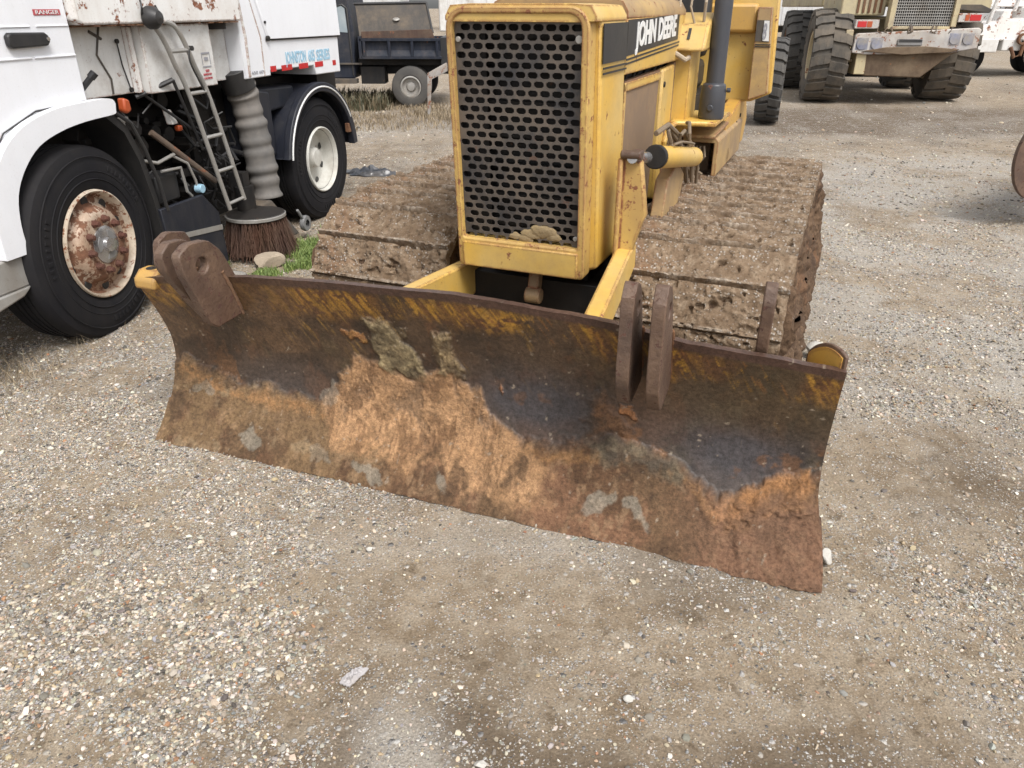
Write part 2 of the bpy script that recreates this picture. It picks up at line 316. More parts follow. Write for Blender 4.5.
def link_mesh(name, me, mat, parent=None, smooth=True, bevel=0, ang=35):
    me.materials.append(mat)
    if smooth:
        me.polygons.foreach_set('use_smooth', [True] * len(me.polygons)); me.set_sharp_from_angle(angle=R(ang))
    o = bpy.data.objects.new(name, me); COL.objects.link(o)
    if parent is not None: o.parent = parent
    if bevel:
        b = o.modifiers.new('bevel', 'BEVEL'); b.width = bevel; b.segments = 2; b.limit_method = 'ANGLE'; b.angle_limit = R(40); b.harden_normals = False
    return o
def fix_normals(me):
    import bmesh
    b = bmesh.new(); b.from_mesh(me); bmesh.ops.recalc_face_normals(b, faces=b.faces); b.to_mesh(me); b.free()
def tag(o, label=None, cat=None, group=None, kind=None):
    for k, v in (('label', label), ('category', cat), ('group', group), ('kind', kind)):
        if v: o[k] = v
    return o
class Thing:
    """an Empty at (u0,v0) of a turned frame; parts are authored in the frame's u,v,z"""
    def __init__(s, name, label, cat, deg, u0, v0, z0=0, group=None, origin=(0, 0)):
        a = R(deg); s.off = (u0, v0, z0)
        s.e = bpy.data.objects.new(name, None); COL.objects.link(s.e)
        s.e.location = (origin[0] + u0 * math.cos(a) + v0 * math.sin(a), origin[1] - u0 * math.sin(a) + v0 * math.cos(a), z0); s.e.rotation_euler = (0, 0, -a)
        s.e.empty_display_size = .2; tag(s.e, label, cat, group)
    def part(s, name, mb, mat, parent=None, bevel=.004, smooth=True, fix=True, label=None, kind=None, ang=35):
        me = bpy.data.meshes.new(name); u, v, z = s.off
        me.from_pydata([(a - u, b - v, c - z) for a, b, c in mb.v], [], mb.f); me.validate()
        if fix: fix_normals(me)
        o = link_mesh(name, me, mat, parent or s.e, smooth, bevel, ang)
        if label: o['label'] = label
        if kind: o['kind'] = kind
        return o
def grid_mesh(name, X, Y, Z):
    """X,Y,Z of shape (a,b) -> mesh of quads"""
    a, b = X.shape; co = np.stack([X, Y, Z], -1).reshape(-1, 3).astype(np.float32)
    i = np.arange(a * b).reshape(a, b); q = np.stack([i[:-1, :-1], i[1:, :-1], i[1:, 1:], i[:-1, 1:]], -1).reshape(-1, 4)
    return np_mesh(name, co, q)
def np_mesh(name, co, q):
    k = q.shape[1]; me = bpy.data.meshes.new(name); me.vertices.add(len(co)); me.vertices.foreach_set('co', np.ascontiguousarray(co, np.float32).ravel())
    me.loops.add(q.size); me.loops.foreach_set('vertex_index', np.ascontiguousarray(q, np.int32).ravel())
    me.polygons.add(len(q)); me.polygons.foreach_set('loop_start', np.arange(0, q.size, k, dtype=np.int32))
    me.polygons.foreach_set('loop_total', np.full(len(q), k, np.int32)); me.update(calc_edges=True); me.validate(); return me
def fattr(me, name, val):
    a = me.attributes.new(name, 'FLOAT', 'POINT'); a.data.foreach_set('value', np.ascontiguousarray(val, np.float32).ravel())
def cattr(me, name, rgb):
    rgba = np.ones((len(rgb), 4), np.float32); rgba[:, :3] = rgb
    a = me.attributes.new(name, 'FLOAT_COLOR', 'POINT'); a.data.foreach_set('color', rgba.ravel())

def text_mesh(body, size, squeeze=1.0, bold=0.0, extrude=.0015):
    cu = bpy.data.curves.new('txt', 'FONT'); cu.body = body; cu.size = size; cu.extrude = extrude; cu.offset = bold; cu.resolution_u = 3
    o = bpy.data.objects.new('txt', cu); COL.objects.link(o); dg = bpy.context.evaluated_depsgraph_get(); dg.update()
    me = bpy.data.meshes.new_from_object(o.evaluated_get(dg)); vs = [(v.co.x * squeeze, v.co.y, v.co.z) for v in me.vertices]; fs = [tuple(p.vertices) for p in me.polygons]
    bpy.data.objects.remove(o); bpy.data.curves.remove(cu); bpy.data.meshes.remove(me)
    return vs, fs
def text_side(body, size, u, v0, v1, z, mb=None, slope=0., bold=0.0):
    """lettering on a plane u = const, reading towards +v, from v0 to v1, baseline z"""
    vs, fs = text_mesh(body, size, 1, bold); w = max(q[0] for q in vs); mb = mb or MB()
    k = (v1 - v0) / w
    return mb.add([(u + c, v0 + a * k, z + b + slope * a * k) for a, b, c in vs], fs)

# ================================================================= GROUND
def stretch(lo, hi, step, far0, far1, g=1.10):
    core = list(np.arange(lo, hi, step)); a = []; s = step; x = lo
    while x > far0: s *= g; x -= s; a.append(x)
    b = []; s = step; x = core[-1]
    while x < far1: s *= g; x += s; b.append(x)
    return np.array(a[::-1] + core + b)
def g_fields(x, y):
    """gravel cover, dark dirt, pale dust, height"""
    n1 = fbm(x, y, 1.0, .55, 4); n2 = fbm(x, y, 5.0, 2.2, 4); n3 = fbm(x, y, 9.0, 7., 3)
    def blob(cx, cy, rx, ry, rot=0.):
        c, s = math.cos(rot), math.sin(rot); dx, dy = x - cx, y - cy
        return np.exp(-(((dx * c + dy * s) / rx) ** 2 + ((-dx * s + dy * c) / ry) ** 2))
    left = sstep(.22, -.28, x + .66 + (n2 - .5) * 1.0 + (n1 - .5) * .5 - .25 * sstep(2.0, 2.6, y)) * sstep(4.6, 3.2, y) * (.45 + .75 * sstep(.36, .58, fbm(x, y, 15., 3.3, 4)))
    path = sstep(-.9, .7, (x - 1.15 - (y - 3.2) * .42) + (n1 - .5) * 2.2) * sstep(2.2, 3.8, y) * sstep(10.6, 8.8, y + (n1 - .5) * 2)
    g = .13 + .60 * (n2 - .35) + .85 * left + .55 * path * (.5 + .8 * sstep(.35, .6, fbm(x, y, 25., 1.8, 4))) + .35 * blob(1.5, 1.9, .7, .35, -.5) + .25 * (n3 - .5)
    g -= .55 * blob(.75, 1.28, .42, .16, .2) + .5 * blob(.0, 1.75, .8, .18, .1) + .35 * blob(1.6, 2.6, .5, .3)
    g = np.clip(g * (.35 + 1.1 * sstep(.40, .60, fbm(x, y, 51., 6.5, 4, .6))), 0, 1)
    dark_soil = .9 * blob(.72, 1.22, .45, .13, .1) + .5 * blob(-.12, 1.35, .25, .35) + .35 * blob(-.5, 1.3, .2, .3) + .45 * blob(1.75, 2.35, .35, .25) + .5 * blob(-1.75, 3.15, .35, .2) + 2.2 * blob(6.0, 13.4, 7, 1.2) + 1.2 * blob(5.5, 11.9, 5, .5) + .55 * blob(2.9, 7.6, 1.0, 1.0) + .35 * blob(4.2, 10.8, 3., .5) + .5 * blob(-1.2, 8.5, .9, 1.3)
    dark_soil += .9 * blob(-3.4, 4.6, .8, 2.5, -.25)  # soil darkened over the footprint of the sweeper truck
    dark_soil = np.clip(dark_soil * (.55 + .9 * n2) + .55 * sstep(.50, .66, fbm(x, y, 33., 1.5, 5, .6)) * (1 - .8 * left) * (1 - path), 0, 1)
    pale = 1.7 * blob(-.28, 1.24, .10, .16, .4) + .45 * blob(.15, 2.05, .5, .12, -.2) + .9 * path * sstep(.38, .58, n2) + .35 * sstep(.55, .68, fbm(x, y, 44., 1.8, 5, .6)) + .75 * np.exp(-((y - 11.2 - (n1 - .5) * .8) / .22) ** 2) * sstep(2., 4., x) + .5 * blob(-1.6, 12., 3, 1.0)
    pale = np.clip(pale * (.5 + n2), 0, 1)
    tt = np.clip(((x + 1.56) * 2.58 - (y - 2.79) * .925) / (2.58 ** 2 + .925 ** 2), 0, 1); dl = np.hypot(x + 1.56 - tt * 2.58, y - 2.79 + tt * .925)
    berm = np.exp(-((dl + .015) / .045) ** 2) * (.25 + 1.3 * sstep(.42, .62, n3)); g = np.clip(g + .35 * berm * n2, 0, 1); dark_soil = np.clip(dark_soil + .35 * np.exp(-(dl / .06) ** 2) * n2, 0, 1)  # soil also darkened in a narrow band along the blade's foot
    h = .014 * berm + (n1 - .5) * .05 + (n2 - .5) * .022 + (n3 - .5) * .006
    dx_, dy_ = x - 2.1, y - 2.0   # tyre tracks pressed into the dirt right of the blade and across the foreground
    for q0, q1, q2 in ((.36, .93, .0), (.36, .93, .55), (.97, -.22, -1.15), (.97, -.22, -1.62)):
        d_ = dx_ * q1 - dy_ * q0 - q2 + .05 * np.sin(y * 1.7); al = dx_ * q0 + dy_ * q1; h -= .009 * np.exp(-(d_ / .10) ** 4) * (.6 + .4 * np.sign(np.sin(al * 70 + 18 * np.abs(d_)))) * sstep(.35, .6, fbm(x, y, 61., .9, 3))
    h -= .012 * blob(.72, 1.22, .45, .13, .1)
    # worn wheel ruts running with the yard traffic
    rut = np.sin((x * .55 + y * .83) * 1.4) ; h += .006 * rut * sstep(2, 5, y)
    keep = 1 - .7 * np.clip(blob(-1.1, 2.2, 1.8, .6, -.3), 0, 1)
    return g, dark_soil, pale, h * keep * .8
xs = stretch(-4.2, 4.2, .018, -400, 400, 1.09); ys = stretch(.55, 7.2, .018, -60, 900, 1.09)
GX, GY = np.meshgrid(xs, ys, indexing='ij')
fg, fd, fp, fh = g_fields(GX, GY)
near = sstep(20, 6, np.hypot(GX, GY - 3)); GZ = fh * near - .006
me = grid_mesh('ground', GX, GY, GZ); fattr(me, 'gravel', fg); fattr(me, 'dark_soil', fd); fattr(me, 'pale', fp)
gr = link_mesh('ground', me, M['ground'], ang=180); tag(gr, kind='structure')

# loose stones: one stuff object
def ico():
    import bmesh
    b = bmesh.new(); bmesh.ops.create_icosphere(b, subdivisions=1, radius=1.0); v = np.array([q.co[:] for q in b.verts]); f = np.array([[w.index for w in p.verts] for p in b.faces]); b.free(); return v, f
IV, IF = ico()
SCOL = np.array([(.12, .112, .105), (.24, .225, .205), (.37, .34, .30), (.50, .465, .41), (.62, .59, .54), (.42, .34, .25), (.33, .33, .345), (.76, .735, .69), (.50, .42, .35), (.33, .19, .12), (.29, .25, .20), (.57, .50, .41)])
SPR = np.array([.08, .14, .17, .13, .06, .10, .09, .03, .06, .02, .09, .03]); SPR = SPR / SPR.sum()
def stones(n, xr, yr, r0, r1, power=2.5, base=.05):
    x = RNG.uniform(*xr, n * 4); y = RNG.uniform(*yr, n * 4)
    g, d, p, h = g_fields(x, y)
    k = RNG.random(len(x)) < (base + (1 - base) * g ** 1.3); x, y, h = x[k][:n], y[k][:n], h[k][:n]
    inview = np.abs(x) < .78 * y + .6; x, y, h = x[inview], y[inview], h[inview]; n = len(x)
    r = r0 + (r1 - r0) * RNG.random(n) ** power
    V = IV[None] * (1 + .5 * (RNG.random((n, len(IV), 1)) - .5))
    sc = np.stack([RNG.uniform(.75, 1.45, n), RNG.uniform(.6, 1.1, n), RNG.uniform(.4, .8, n)], 1) * r[:, None]
    V = V * sc[:, None, :]
    a = RNG.uniform(0, 6.28, n); c, s = np.cos(a), np.sin(a); tl = RNG.normal(0, .25, n)
    z = V[..., 2] + V[..., 0] * tl[:, None]
    X = V[..., 0] * c[:, None] - V[..., 1] * s[:, None]; Y = V[..., 0] * s[:, None] + V[..., 1] * c[:, None]
    nr = sstep(20, 6, np.hypot(x, y - 3))
    P = np.stack([X + x[:, None], Y + y[:, None], z + (h * nr - .006 + r * .22)[:, None]], -1)
    ci = RNG.choice(len(SCOL), n, p=SPR); cc = SCOL[ci] * np.array([1.03, .99, .92]) * RNG.uniform(.7, 1.1, (n, 1)) * RNG.uniform(.95, 1.05, (n, 3))
    return P.reshape(-1, 3), (IF[None] + (np.arange(n) * len(IV))[:, None, None]).reshape(-1, 3), np.repeat(cc, len(IV), 0)
parts = [stones(70000, (-2.6, 2.6), (.95, 3.2), .0017, .0062, 2.0, .08), stones(2600, (-2.6, 2.6), (.95, 3.3), .005, .012, 3.0, .06), stones(6500, (-2.2, -.55), (.95, 1.9), .004, .0095, 2.0, .0), stones(34000, (-4, 4.5), (3.0, 6.5), .003, .010, 2.2, .1),
         stones(12000, (-5, 8), (6, 12), .005, .016, 2.5, .12), stones(260, (-2.5, 3), (1, 5), .009, .015, 3, .3), stones(1500, (-6, 14), (11, 22), .010, .03, 3, .2)]
co = []; fa = []; cl = []; b = 0
for p, f, c in parts: co.append(p); fa.append(f + b); cl.append(c); b += len(p)
me = np_mesh('gravel', np.concatenate(co), np.concatenate(fa)); cattr(me, 'Col', np.concatenate(cl))
o = link_mesh('gravel', me, M['stone'], ang=50); tag(o, 'loose mixed grey, white and tan pebbles scattered over the yard', 'gravel', kind='stuff')

# ================================================================= BULLDOZER
D = Thing('bulldozer', 'yellow bulldozer with a rusty muddy front blade and mud packed tracks', 'bulldozer', 23, -1.18, 3.6)
def b2d(u, v, z, _c=math.cos(R(19.8 - 23)), _s=math.sin(R(19.8 - 23))):   # blade frame -> machine frame
    return (u * _c + v * _s, -u * _s + v * _c, z)
# ---- blade surface
ZP = [0, .06, .14, .26, .40, .57, .71, .84]; VP = [2.10, 2.16, 2.235, 2.295, 2.305, 2.268, 2.22, 2.165]
UT = [-2.42, -2.2, -1.9, -1.5, -1.0, -.5, -.2, .1, .27]; ZT = [.700, .74, .778, .805, .83, .808, .758, .738, .722]
def inpoly(px, py, poly):
    c = np.zeros(px.shape, bool); n = len(poly)
    for i in range(n):
        x1, y1 = poly[i]; x2, y2 = poly[(i + 1) % n]
        if y1 == y2: continue
        c ^= ((y1 > py) != (y2 > py)) & (px < (x2 - x1) * (py - y1) / (y2 - y1) + x1)
    return c
def polydist(px, py, poly):
    d = np.full(px.shape, 9.); n = len(poly)
    for i in range(n):
        x1, y1 = poly[i]; x2, y2 = poly[(i + 1) % n]; dx, dy = x2 - x1, y2 - y1; L = dx * dx + dy * dy + 1e-9
        t = np.clip(((px - x1) * dx + (py - y1) * dy) / L, 0, 1); d = np.minimum(d, np.hypot(px - x1 - t * dx, py - y1 - t * dy))
    return np.where(inpoly(px, py, poly), -d, d)
def blade_paint(u, z, zt):
    """returns rgb, mud(0..1), relief(m) for points at blade coordinates u,z"""
    w1 = (fbm(u, z, 2, 9, 5) - .5); w2 = (fbm(u, z, 8, 9, 5) - .5); f = fbm(u, z, 4, 40, 4); m = fbm(u, z, 6, 6, 5, .6)
    uu = u + w1 * .16; zz = z + w2 * .14
    def L(a, b, t): return a + (b - a) * t[..., None]
    C = lambda *c: np.array(c)
    col = L(C(.040, .029, .022) + 0 * u[..., None], C(.085, .056, .036), sstep(.35, .65, m)); rs_ = sstep(.48, .62, fbm(u * 1.6, z, 85, 4.5, 6, .65)); col = L(col, C(.115, .058, .030), rs_ * .6); col = L(col, C(.11, .085, .05), sstep(.55, .68, fbm(u, z * .7, 87, 5.5, 6, .68)) * .55)
    slate = np.exp(-((u + .72) / .28) ** 2 - ((z - .40) / .13) ** 2) + .9 * np.exp(-((u + .0) / .26) ** 2 - ((z - .33) / .14) ** 2) + .5 * np.exp(-((u + 1.85) / .25) ** 2 - ((z - .32) / .08) ** 2)
    col = L(col, C(.060, .060, .070), np.clip(slate * (.5 + m), 0, .9))
    brownr = sstep(-.5, .1, u) * sstep(.35, .55, z); col = L(col, C(.075, .058, .036), brownr * .7)
    # yellow paint left under the top edge, torn in slanted scrapes
    st = fbm(u * 22 + z * 10, z * 5 - u * 2, 3, 1.6, 5, .62); big = fbm(u, z, 12, 3.2, 3)
    dep = zt - z
    band = sstep(.02, .05, dep) * sstep(.19 + .05 * (w1 * 4), .08, dep)
    ye = band * sstep(.47, .60, st * .75 + big * .35 + .05 * sstep(-.2, -.6, u)) 
    col = L(col, C(.13, .058, .026), np.clip(band * .75 * sstep(.36, .58, big + .08), 0, 1)); hair = fbm(u * 60 + z * 34, z * 7 - u * 3, 7, 1.2, 4, .6); col = L(col, C(.40, .225, .04), np.clip(ye, 0, 1) * (.15 + .85 * sstep(.42, .56, hair)) * sstep(.30, .45, f)); col = L(col, C(.30, .13, .04), band * sstep(.60, .66, hair) * .5)
    ye2 = sstep(.60, .70, fbm(u * 50 + z * 28, z * 6 - u * 3, 17, 1.2, 4, .6)) * sstep(.44, .60, fbm(u, z, 19, 3.5, 4, .6)) * sstep(.40, .60, z); col = L(col, C(.33, .20, .055), ye2 * .75)
    orp = sstep(.63, .68, fbm(u, z, 22, 7, 5, .6)) * sstep(.62, .2, z) ; col = L(col, C(.22, .10, .035), orp * .5)
    lip = sstep(.034, .026, dep); col = L(col, C(.085, .050, .040), lip)
    # rust drizzle on left part
    lr = sstep(-1.4, -1.9, u + w1 * .5) * sstep(.2, .34, z); col = L(col, C(.12, .075, .045), lr * (.25 + .6 * sstep(.42, .6, m)))
    mud = np.zeros(u.shape); rel = np.zeros(u.shape)
    # lower mud belt
    bu = [-2.5, -2.36, -2.22, -1.96, -1.58, -1.36, -1.05, -.76, -.61, -.46, -.28, -.11, -.08, .04, .15, .25, .4]
    bz = [.29, .29, .25, .25, .19, .14, .17, .22, .27, .27, .27, .25, .20, .16, .20, .30, .30]
    lim = np.interp(u, bu, bz); b = sstep(.03, -.012, zz - lim + (f - .5) * .03)
    left = sstep(-1.0, -1.5, u); 
    mc = L(C(.20, .110, .065) + 0 * u[..., None], C(.20, .132, .070), left * .9); mc = L(mc, C(.12, .068, .038), sstep(.52, .66, m)); mc = L(mc, C(.30, .20, .12), sstep(.55, .7, f) * .5); mc = L(mc, C(.13, .082, .046), sstep(.46, .60, fbm(u, z, 91, 5, 5, .65)) * .75); mc = L(mc, C(.30, .225, .14), sstep(.60, .72, fbm(u, z * 1.6, 95, 7, 5, .65)) * .6 * left)
    ring = np.exp(-((zz - lim + .03) / .022) ** 2); mc = L(mc, C(.36, .20, .09), np.clip(ring, 0, 1) * .75 * sstep(.4, .55, big * .5 + f * .5))
    col = L(col, mc, b); mud = np.maximum(mud, b); rel += b * (.004 + .030 * m + .010 * f) * (.6 + .8 * sstep(-.2, .1, u))
    # big tan patch, then paler clods above it
    def patch(poly, c1, c2, th, soft=.02):
        nonlocal col, mud, rel
        d = polydist(uu, zz, poly) + (fbm(u, z * .5, 35, 26, 4, .6) - .5) * .05; k = sstep(soft, -soft, d) * (.5 + .5 * sstep(.30, .46, fbm(u, z * .55, 37, 18, 5, .65)))
        pc = L(C(*c1) + 0 * u[..., None], C(*c2), sstep(.42, .62, fbm(u, z, 31, 17, 4, .6)))
        col = L(col, pc, k * (.75 + .25 * sstep(.35, .5, f))); mud = np.maximum(mud, k); rel += k * th * (.4 + 1.4 * fbm(u, z, 33, 22, 5, .65) + .6 * f)
    tan = [(-1.53, .40), (-1.45, .48), (-1.24, .42), (-1.11, .49), (-.99, .44), (-.94, .29), (-.78, .21), (-.63, .19), (-.63, .08), (-.84, .06), (-1.1, .08), (-1.36, .09), (-1.60, .10), (-1.61, .20)]
    patch(tan, (.45, .275, .150), (.39, .235, .125), .004)
    vs_ = sstep(.56, .68, fbm(u * 2.6, z * .45, 141, 13, 5, .62)) * sstep(.03, -.03, polydist(uu, zz, tan)); col = L(col, C(.20, .115, .06), vs_ * .75)
    holes = sstep(.60, .66, fbm(u, z, 41, 13, 4, .6)) * sstep(.02, -.03, polydist(uu, zz, tan)); col = L(col, C(.17, .095, .05), holes * .6)
    patch([(-1.41, .65), (-1.29, .65), (-1.22, .54), (-1.19, .43), (-1.35, .43), (-1.42, .55)], (.17, .135, .08), (.31, .25, .145), .007, .014)
    patch([(-1.13, .61), (-1.05, .61), (-1.00, .52), (-1.02, .46), (-1.13, .44)], (.33, .25, .14), (.19, .14, .08), .008, .014)
    patch([(-.50, .28), (-.38, .31), (-.22, .27), (-.2, .21), (-.42, .21)], (.16, .13, .09), (.10, .08, .06), .004)
    patch([(-.56, .48), (-.44, .50), (-.42, .34), (-.52, .30)], (.18, .10, .055), (.09, .06, .04), .003, .03)
    patch([(-.08, .16), (.06, .22), (.26, .33), (.26, .28), (.08, .15)], (.38, .20, .09), (.28, .15, .07), .006)
    patch([(-1.50, .58), (-1.45, .58), (-1.45, .53), (-1.49, .53)], (.46, .25, .08), (.4, .2, .08), .002, .006)
    patch([(-.92, .43), (-.875, .43), (-.88, .38), (-.91, .39)], (.44, .23, .13), (.4, .2, .1), .002, .006)
    patch([(-.385, .45), (-.35, .45), (-.35, .40), (-.38, .40)], (.42, .2, .09), (.4, .2, .1), .002, .006)
    # pale, dried grey clay
    for cu, cz, ru, rz in ((-1.98, .07, .07, .045), (-1.60, .26, .05, .06), (-1.62, .06, .07, .03), (-1.38, .05, .10, .022), (-.44, .09, .08, .04), (-.30, .08, .06, .03), (-2.25, .2, .07, .03), (-1.05, .05, .05, .02)):
        k = np.exp(-((uu - cu) / ru) ** 2 - ((zz - cz) / rz) ** 2) * (.45 + 1.1 * fbm(u, z, cu, 30, 4, .65)); k = sstep(.50, .66, k) * (.55 + .45 * sstep(.42, .55, m))
        col = L(col, C(.27, .255, .215), k * .62); mud = np.maximum(mud, k * .8)
    dk = sstep(.62, .72, fbm(u, z, 51, 8, 4, .6)) * b; col = L(col, C(.09, .055, .032), dk * .7)
    mo = sstep(.3, .18, z) * sstep(-.25, .05, u) * b; rel += mo * .014 * sstep(.4, .7, fbm(u, z, 61, 14, 4, .65)); col = L(col, C(.20, .115, .075), mo * .6)
    col = L(col, C(.35, .30, .24), sstep(.80, .84, fbm(u, z, 71, 45, 3)) * .6 * (1 - band))
    return np.clip(col, .004, .8), np.clip(mud, 0, 1), rel
def blade_sheet(name, u0, u1, z0f, z1f, nu, nz, proud, mat, parent, thick=.03, mudtop=False):
    us = np.linspace(u0, u1, nu); t = np.linspace(0, 1, nz)
    U, T = np.meshgrid(us, t, indexing='ij'); ZTu = np.interp(U, UT, ZT)
    Z = z0f(U) + (z1f(U, ZTu) - z0f(U)) * T
    Z += (T > .99) * (fbm(U, 0 * U, 5, 14, 3) - .5) * .008
    V = np.interp(Z, np.linspace(0, .84, 43), np.convolve(np.pad(np.interp(np.linspace(0, .84, 43), ZP, VP), 3, 'reflect', reflect_type='odd'), np.ones(7) / 7, 'valid')) - proud - .010 * np.sin((U + 1.1) * 2.2) 
    Ux = U - .055 * sstep(.40, .74, Z) * sstep(-2.15, -2.42, U) + np.where(U > .2, .05 * sstep(.30, .0, Z) * sstep(.15, .27, U), 0)
    col, mud, rel = blade_paint(U, Z, ZTu)
    F = np.stack([Ux, V - rel, Z], -1).reshape(-1, 3); Bk = np.stack([Ux, V + thick, Z], -1).reshape(-1, 3)
    n = nu * nz; i = np.arange(n).reshape(nu, nz)
    q = np.stack([i[:-1, :-1], i[1:, :-1], i[1:, 1:], i[:-1, 1:]], -1).reshape(-1, 4); qs = [q, q[:, ::-1] + n]
    def rim(a): return np.stack([a[:-1], a[1:], a[1:] + n, a[:-1] + n], -1)
    qs += [rim(i[:, -1])[:, ::1], rim(i[:, 0])[:, ::-1], rim(i[0, :]), rim(i[-1, :])[:, ::-1]]
    co = np.concatenate([F, Bk]); c, s = math.cos(R(-3.2)), math.sin(R(-3.2))
    w = np.stack([co[:, 0] * c + co[:, 1] * s - D.off[0], -co[:, 0] * s + co[:, 1] * c - D.off[1], co[:, 2]], 1)
    me = np_mesh(name, w, np.concatenate(qs)); cc = col.reshape(-1, 3)
    cb = cc * .3 + np.array([.085, .052, .038]) * .7; cattr(me, 'Col', np.concatenate([cc, cb])); fattr(me, 'mud', np.concatenate([mud.ravel(), mud.ravel() * .3]))
    fix_normals(me)
    return link_mesh(name, me, mat, parent, True, 0, 50)
zero = lambda U: 0 * U + .142
blade = blade_sheet('blade', -2.414, .27, zero, lambda U, zt: zt, 640, 175, 0, M['blade'], D.e)
blade_sheet('cutting_edge', -2.42, .275, lambda U: .004 + .016 * (fbm(U, 0 * U, 77, 9, 4, .6) - .55), lambda U, zt: 0 * U + .150, 640, 46, .003, M['blade'], blade, .045)
def bl(mb): return mb.xf(b2d)
# back stiffeners of the blade
m = MB(); m.prism([(2.37, .12), (2.48, .14), (2.48, .30), (2.37, .32)], 'x', -2.35, .20); m.prism([(2.335, .55), (2.43, .56), (2.42, .64), (2.33, .65)], 'x', -2.33, .16)
for u in (-2.30, -1.55, -.70, .12): m.prism([(2.34, .15), (2.46, .16), (2.42, .60), (2.34, .62)], 'x', u, u + .03)
D.part('blade_back_frame', bl(m), M['frame_rusty'], blade)
# end cap brackets
m = MB(); m.prism([(2.21, .66), (2.33, .66), (2.33, .712), (2.305, .735), (2.25, .735), (2.212, .705)], 'x', -2.458, -2.35); D.part('end_bracket', bl(m), M['yellow_orange'], blade, .012)
m = MB(); m.cyl((-2.405, 2.27, 0), .022, .733, .738, 'z', 16); m.cyl((-2.405, 2.27, 0), .012, .736, .741, 'z', 12); D.part('bolt', bl(m), M['black_metal'], blade, .002)
def end_plate(off, inset, m):   # curved plate running back and inwards from the blade's right end
    n = 14; A = np.array([.270, 2.235]); Bq = np.array([.165, 2.345]); nn_ = np.array([-.70, -.66]); V = []
    for k in range(n + 1):
        q = inset + (1 - 2 * inset) * k / n; p = A + (Bq - A) * q; zt_ = .712 + .072 * math.sin(math.pi * min(1, q * .80 + .20)) ** .6 - inset * .18
        for o_ in (off, off + .012 if not inset else off + .004): V += [(p[0] + nn_[0] * o_, p[1] + nn_[1] * o_, .685), (p[0] + nn_[0] * o_, p[1] + nn_[1] * o_, zt_)]
    F = []
    for k in range(n): a = k * 4; b_ = a + 4; F += [(a, b_, b_ + 1, a + 1), (a + 2, a + 3, b_ + 3, b_ + 2), (a + 1, b_ + 1, b_ + 3, a + 3), (a, a + 2, b_ + 2, b_)]
    F += [(0, 1, 3, 2), (n * 4, n * 4 + 2, n * 4 + 3, n * 4 + 1)]
    return m.add(V, F)
eb = D.part('end_bracket', bl(end_plate(0, 0, MB())), M['lug'], blade, .003)
D.part('inner_face', bl(end_plate(.0125, .07, MB())), M['yellow_orange'], eb, 0)
m = MB(); m.hexa([(.08, 2.24, .66), (.240, 2.24, .66), (.240, 2.32, .64), (.15, 2.27, .64), (.08, 2.24, .690), (.240, 2.24, .706), (.200, 2.30, .706), (.15, 2.27, .690)]); D.part('gusset', bl(m), M['yellow_orange'], blade, .006)
# hinge lugs: plates standing off the face with a pin hole
def lug_plate(u0, u1, outer, hole, hr, name='lug', mat=M['lug'], flare=0.):
    n = 24; m = MB(); k = len(outer)
    hv = [(hole[0] + hr * math.cos(2 * math.pi * i / n), hole[1] + hr * math.sin(2 * math.pi * i / n)) for i in range(n)]
    # resample the outline at the hole's angles so that rings can be bridged
    def hit(a):
        dx, dz = math.cos(a), math.sin(a); best = 1e9
        for i in range(k):
            x1, y1 = outer[i][0] - hole[0], outer[i][1] - hole[1]; x2, y2 = outer[(i + 1) % k][0] - hole[0], outer[(i + 1) % k][1] - hole[1]
            ex, ey = x2 - x1, y2 - y1; det = dx * (-ey) + dz * ex
            if abs(det) < 1e-9: continue
            t = (x1 * (-ey) + y1 * ex) / det; s_ = (dx * y1 - dz * x1) / det
            if t > 0 and -1e-6 <= s_ <= 1 + 1e-6: best = min(best, t)
        return best
    ang = sorted(set([round(2 * math.pi * i / n, 6) for i in range(n)] + [round(math.atan2(z - hole[1], v - hole[0]) % (2 * math.pi), 6) for v, z in outer]))
    O = [(hole[0] + hit(a) * math.cos(a), hole[1] + hit(a) * math.sin(a)) for a in ang]; I = [(hole[0] + hr * math.cos(a), hole[1] + hr * math.sin(a)) for a in ang]
    K = len(ang); V = []
    for u in (u0, u1):
        for (v, z) in O + I: V.append((u + flare * (z - .6), v, z))
    F = []
    for i in range(K):
        j = (i + 1) % K
        F += [(i, j, K + j, K + i), (2 * K + i, 3 * K + i, 3 * K + j, 2 * K + j), (i, 2 * K + i, 2 * K + j, j), (K + i, K + j, 3 * K + j, 3 * K + i)]
    m.add(V, F); D.part(name, bl(m), mat, blade, .005)
def chaik(P, n=1):
    n = 1
    for _ in range(n):
        P = [q for i_ in range(len(P)) for q in ((P[i_][0] * .87 + P[(i_ + 1) % len(P)][0] * .13, P[i_][1] * .87 + P[(i_ + 1) % len(P)][1] * .13), (P[i_][0] * .13 + P[(i_ + 1) % len(P)][0] * .87, P[i_][1] * .13 + P[(i_ + 1) % len(P)][1] * .87))]
    return P
lug_plate(-2.000, -1.962, chaik([(2.085, .595), (1.990, .84), (1.978, .915), (2.04, .945), (2.135, .935), (2.195, .88), (2.28, .70), (2.265, .60)], 2), (2.085, .852), .030)
lug_plate(-2.122, -2.084, chaik([(2.20, .565), (2.03, .82), (2.022, .895), (2.07, .93), (2.15, .922), (2.21, .87), (2.285, .66), (2.26, .57)], 2), (2.11, .85), .028)
lug_plate(-2.235, -2.205, chaik([(2.25, .62), (2.12, .80), (2.14, .90), (2.20, .925), (2.30, .90), (2.34, .70)], 2), (2.22, .86), .02)
lug_plate(-.385, -.345, chaik([(2.06, .575), (1.99, .68), (1.99, .95), (2.035, .995), (2.09, .97), (2.15, .87), (2.22, .68), (2.26, .58)], 2), (2.075, .90), .024)
